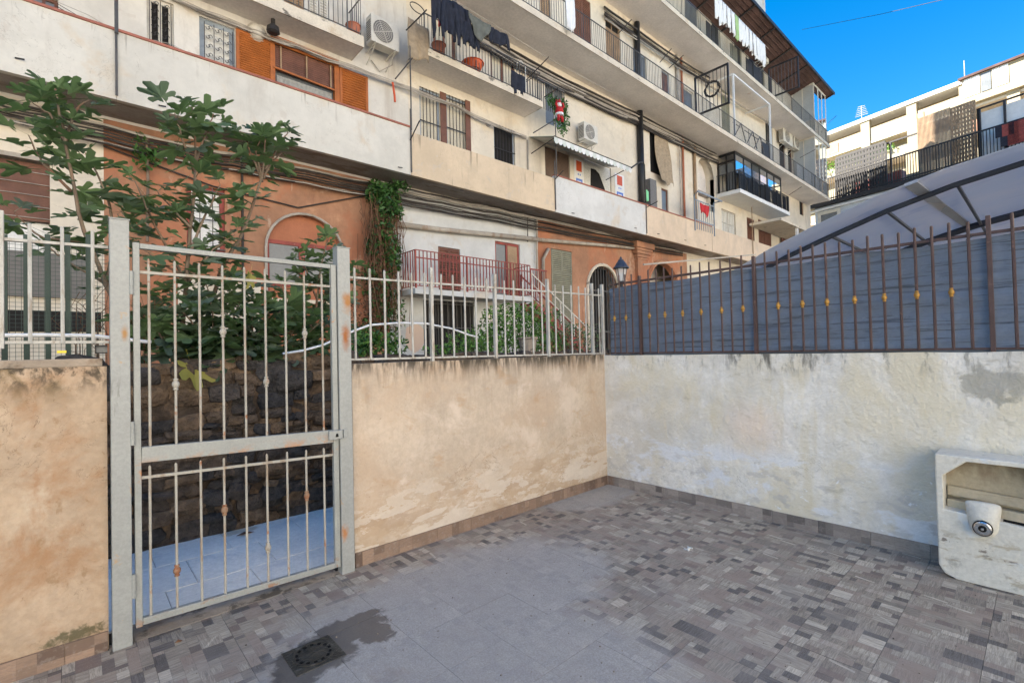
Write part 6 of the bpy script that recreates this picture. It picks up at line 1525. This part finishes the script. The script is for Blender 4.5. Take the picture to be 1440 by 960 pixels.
m = MB(); fbox(m, s0+14, s1, -D2+.3, -D2-14, zt, zt+.5); m.build('roof_edge', M['whitepaint'], h2)
for px, py in ((1100, 220), (1217, 180), (1282, 155), (1357, 130), (1425, 120), (1480, 110)):
    s = S(px, py, D2); m = MB(); fbox(m, s-.55, s+.55, -D2+.12, -D2-.5, -2, zt); m.build('pillar', M['yellow_b'], h2)
for k in range(3):
    zf = zt-(k+1)*hh
    for (pa, pb, mt_) in ((1180, 1205, 'glass_grey'), (1240, 1262, 'tan_wood'), (1307, 1330, 'tan_wood'), (1365, 1385, 'glass_grey'), (1395, 1415, 'tan_wood')):
        a, c = S(pa, 200, D2), S(pb, 190, D2); m = MB(); fbox(m, a, c, -D2-2.58, -D2-2.48, zf+.15, zf+hh*.72); w_ = m.build('window', M['frame_white'], h2)
        m = MB(); fbox(m, a-.15, c+.15, -D2-2.47, -D2-2.44, zf+.2, zf+hh*.68); m.build('shutter', M[mt_], w_)
for (pa, pb) in ((1165, 1178), (1290, 1300), (1357, 1445)):
    a, c = S(pa, 200, D2), S(pb, 180, D2); zf = zt-hh*(2 if pa == 1357 else 1); m = MB(); fbox(m, a, c, -D2+.05, -D2-.01, zf+.17, zf+hh*.5); m.build('brick_panel', M['brick_b'], h2)
m = MB(); fbox(m, s1, sR, -D2+.55, -D2-12, zt-2.9, zt+.3); m.build('penthouse', M['yellow_b'], h2)
m = MB(); fbox(m, s1+.3, sR, -D2+.9, -D2-12.3, zt+.3, zt+.55); m.build('penthouse_roof', M['roofwood'], h2)
for pa, pb, mt_ in ((1359, 1370, 'whitepaint'), (1371, 1381, 'whitepaint'), (1383, 1397, 'glass_grey'), (1399, 1410, 'whitepaint'), (1411, 1422, 'whitepaint')):
    m = MB(); fbox(m, S(pa, 130, D2), S(pb, 128, D2), -D2+.62, -D2+.56, zt-2.0, zt+.2); m.build('penthouse_window', M[mt_], h2)
rnd = random.Random(31); p = onF(1205, 224, D2); t = thing('balcony_plants', 'row of bushy plants on a sunlit hillside balcony', 'plants', tuple(p)); m = MB()
for k in range(9): q = p+DD*(k-4)*1.05; leaf_cloud(m, q, (.7, .7, .8+.3*(k % 3)), 60, .22, rnd)
tag(m.build('foliage', M['bush'], t, fix=False), kind='stuff')
p = onF(1212, 172, D2+6); t = thing('tv_antenna', 'small television antenna on the far roof ridge', 'antenna', tuple(p))
m = MB(); m.tube([p-Vector((0, 0, 2)), p+Vector((0, 0, 2.6))], .05, 5)
for k in range(6): m.tube([p+Vector((0, 0, 1.0+k*.28))-DD*(.9-.08*k), p+Vector((0, 0, 1.15+k*.28))+DD*(.9-.08*k)], .035, 4)
m.build('mast', M['cable_l'], t)
p = onF(1357, 118, D2+3); t = thing('tv_antenna', 'thin upright aerial beside the penthouse', 'antenna', tuple(p)); MB().tube([p-Vector((0, 0, 2)), p+Vector((0, 0, 3))], .05, 5).build('mast', M['cable_l'], t)
# hill under the far buildings
m = MB(); n = 30
for j in range(n+1):
    for i in range(n+1):
        x = 46+i*12; y = -140+j*14; e = max(0, min(1, (x-60)/60)); m.v.append((x, y, -2.1+14*e*e*(3-2*e)+1.5*mnoise.noise(Vector((x*.03, y*.03, 0)))*e))
for j in range(n):
    for i in range(n): k = j*(n+1)+i; m.f.append((k, k+1, k+n+2, k+n+1)); m.c.append(None)
tag(m.build('hill', mat('dry_hill', (.20, .18, .12), .95, .3, .3, 0)), kind='structure')
tag(MB().tube([onX(1128, 42, 40), onX(1240, 20, 34), onX(1360, -8, 28)], .012, 4).build('overhead_wire', M['cable']), 'single thin wire crossing the blue sky', 'wire')

# ================================================================= SUNLIT HOUSES ACROSS THE STREET (behind the photographer; added unseen to bounce warm sunlight, also caught by window reflections)
for k, (x0, x1, y, h, c, lab) in enumerate(((-40, -12, -18, 18, 'opp', 'unseen cream house row across the street, added for bounce light, far left behind the terrace'), (-11.5, 14, -16, 17, 'opp2', 'unseen tall pale house across the street, added for bounce light, directly behind the terrace'), (14.5, 44, -17, 18, 'opp', 'unseen broad cream house across the street, added for bounce light, behind and right'), (44.5, 80, -22, 9, 'opp2', 'unseen pale house across the street, added for bounce light, far right behind'))):
    hs = thing('unseen_town_house', lab, 'house', ((x0+x1)/2, y, -2), 'unseen houses across the street added for bounce light')
    MB().box(x0, x1, y-10, y, -2.2, h).build('wall', M[c], hs); MB().box(x0-.3, x1+.3, y-10.3, y+.3, h+.002, h+.35).build('roof_edge', M['brick_b'], hs)
    n = int((x1-x0)/3.2)
    for i in range(n):
        for j in range(int((h-1)/3.3)):
            x = x0+1.6+(x1-x0-3.2)*i/(n-1); z = .2+j*3.3; w_ = MB().box(x-.55, x+.55, y+.003, y+.05, z, z+1.7).build('window', M['whitepaint'], hs); MB().box(x-.47, x+.47, y+.051, y+.08, z+.08, z+1.62).build('shutter', M['olive_shutter' if (i+j) % 3 else 'glass'], w_)

# small fittings on the facade
p = onY(362, 44, YW-.1); t = thing('bulkhead_light', 'oval bulkhead light above the left orange shutter', 'light', tuple(p))
m = MB(); m.lathe((p.x, p.y+.06, p.z), [(.20, .03), (.20, -.02), (.16, -.10), (.06, -.14)], 14, 'y'); m.build('lamp_glass', M['frame_white'], t, smooth=True)
MB().lathe((p.x, p.y+.09, p.z), [(.23, .0), (.23, -.04)], 14, 'y').build('lamp_ring', M['pipe'], t)
p = onY(384, 28, 12.6); t = thing('cage_light', 'small dark caged lamp under the upper left balcony', 'light', tuple(p))
MB().lathe((p.x, p.y, 9.80), [(.05, 0), (.05, -.12), (.14, -.2), (.16, -.32), (.1, -.36)], 8).build('lamp_cage', M['darkiron'], t)
p = onY(686.5, 174, YW-.02); tag(MB().lathe((p.x, YW-.01, p.z), [(.11, .005), (.11, -.03), (.08, -.04)], 14, 'y').build('vent_cover', M['pipe']), 'small round vent cover left of the small barred window', 'vent')
p = onY(587, 12, YS-.9); n = 20; tag(MB().tube([(p.x+.22*math.cos(k*2*math.pi/n), p.y+.06*math.sin(k*2*math.pi/n), p.z+.17*math.sin(k*2*math.pi/n)) for k in range(n+1)], .014, 5, cap=False).build('hoop', M['darkiron']), 'dark wire hoop on the arm at the left of the dark laundry', 'hoop')
p = onY(552, 116, YP-.6); tag(MB().tube([p, p+Vector((.02, 0, -.12)), p+Vector((.05, 0, -.32)), p+Vector((.06, 0, -.5))], .03, 6).build('orange_strap', M['orange_plastic']), 'orange strap dangling from the lower metal arm', 'strap')
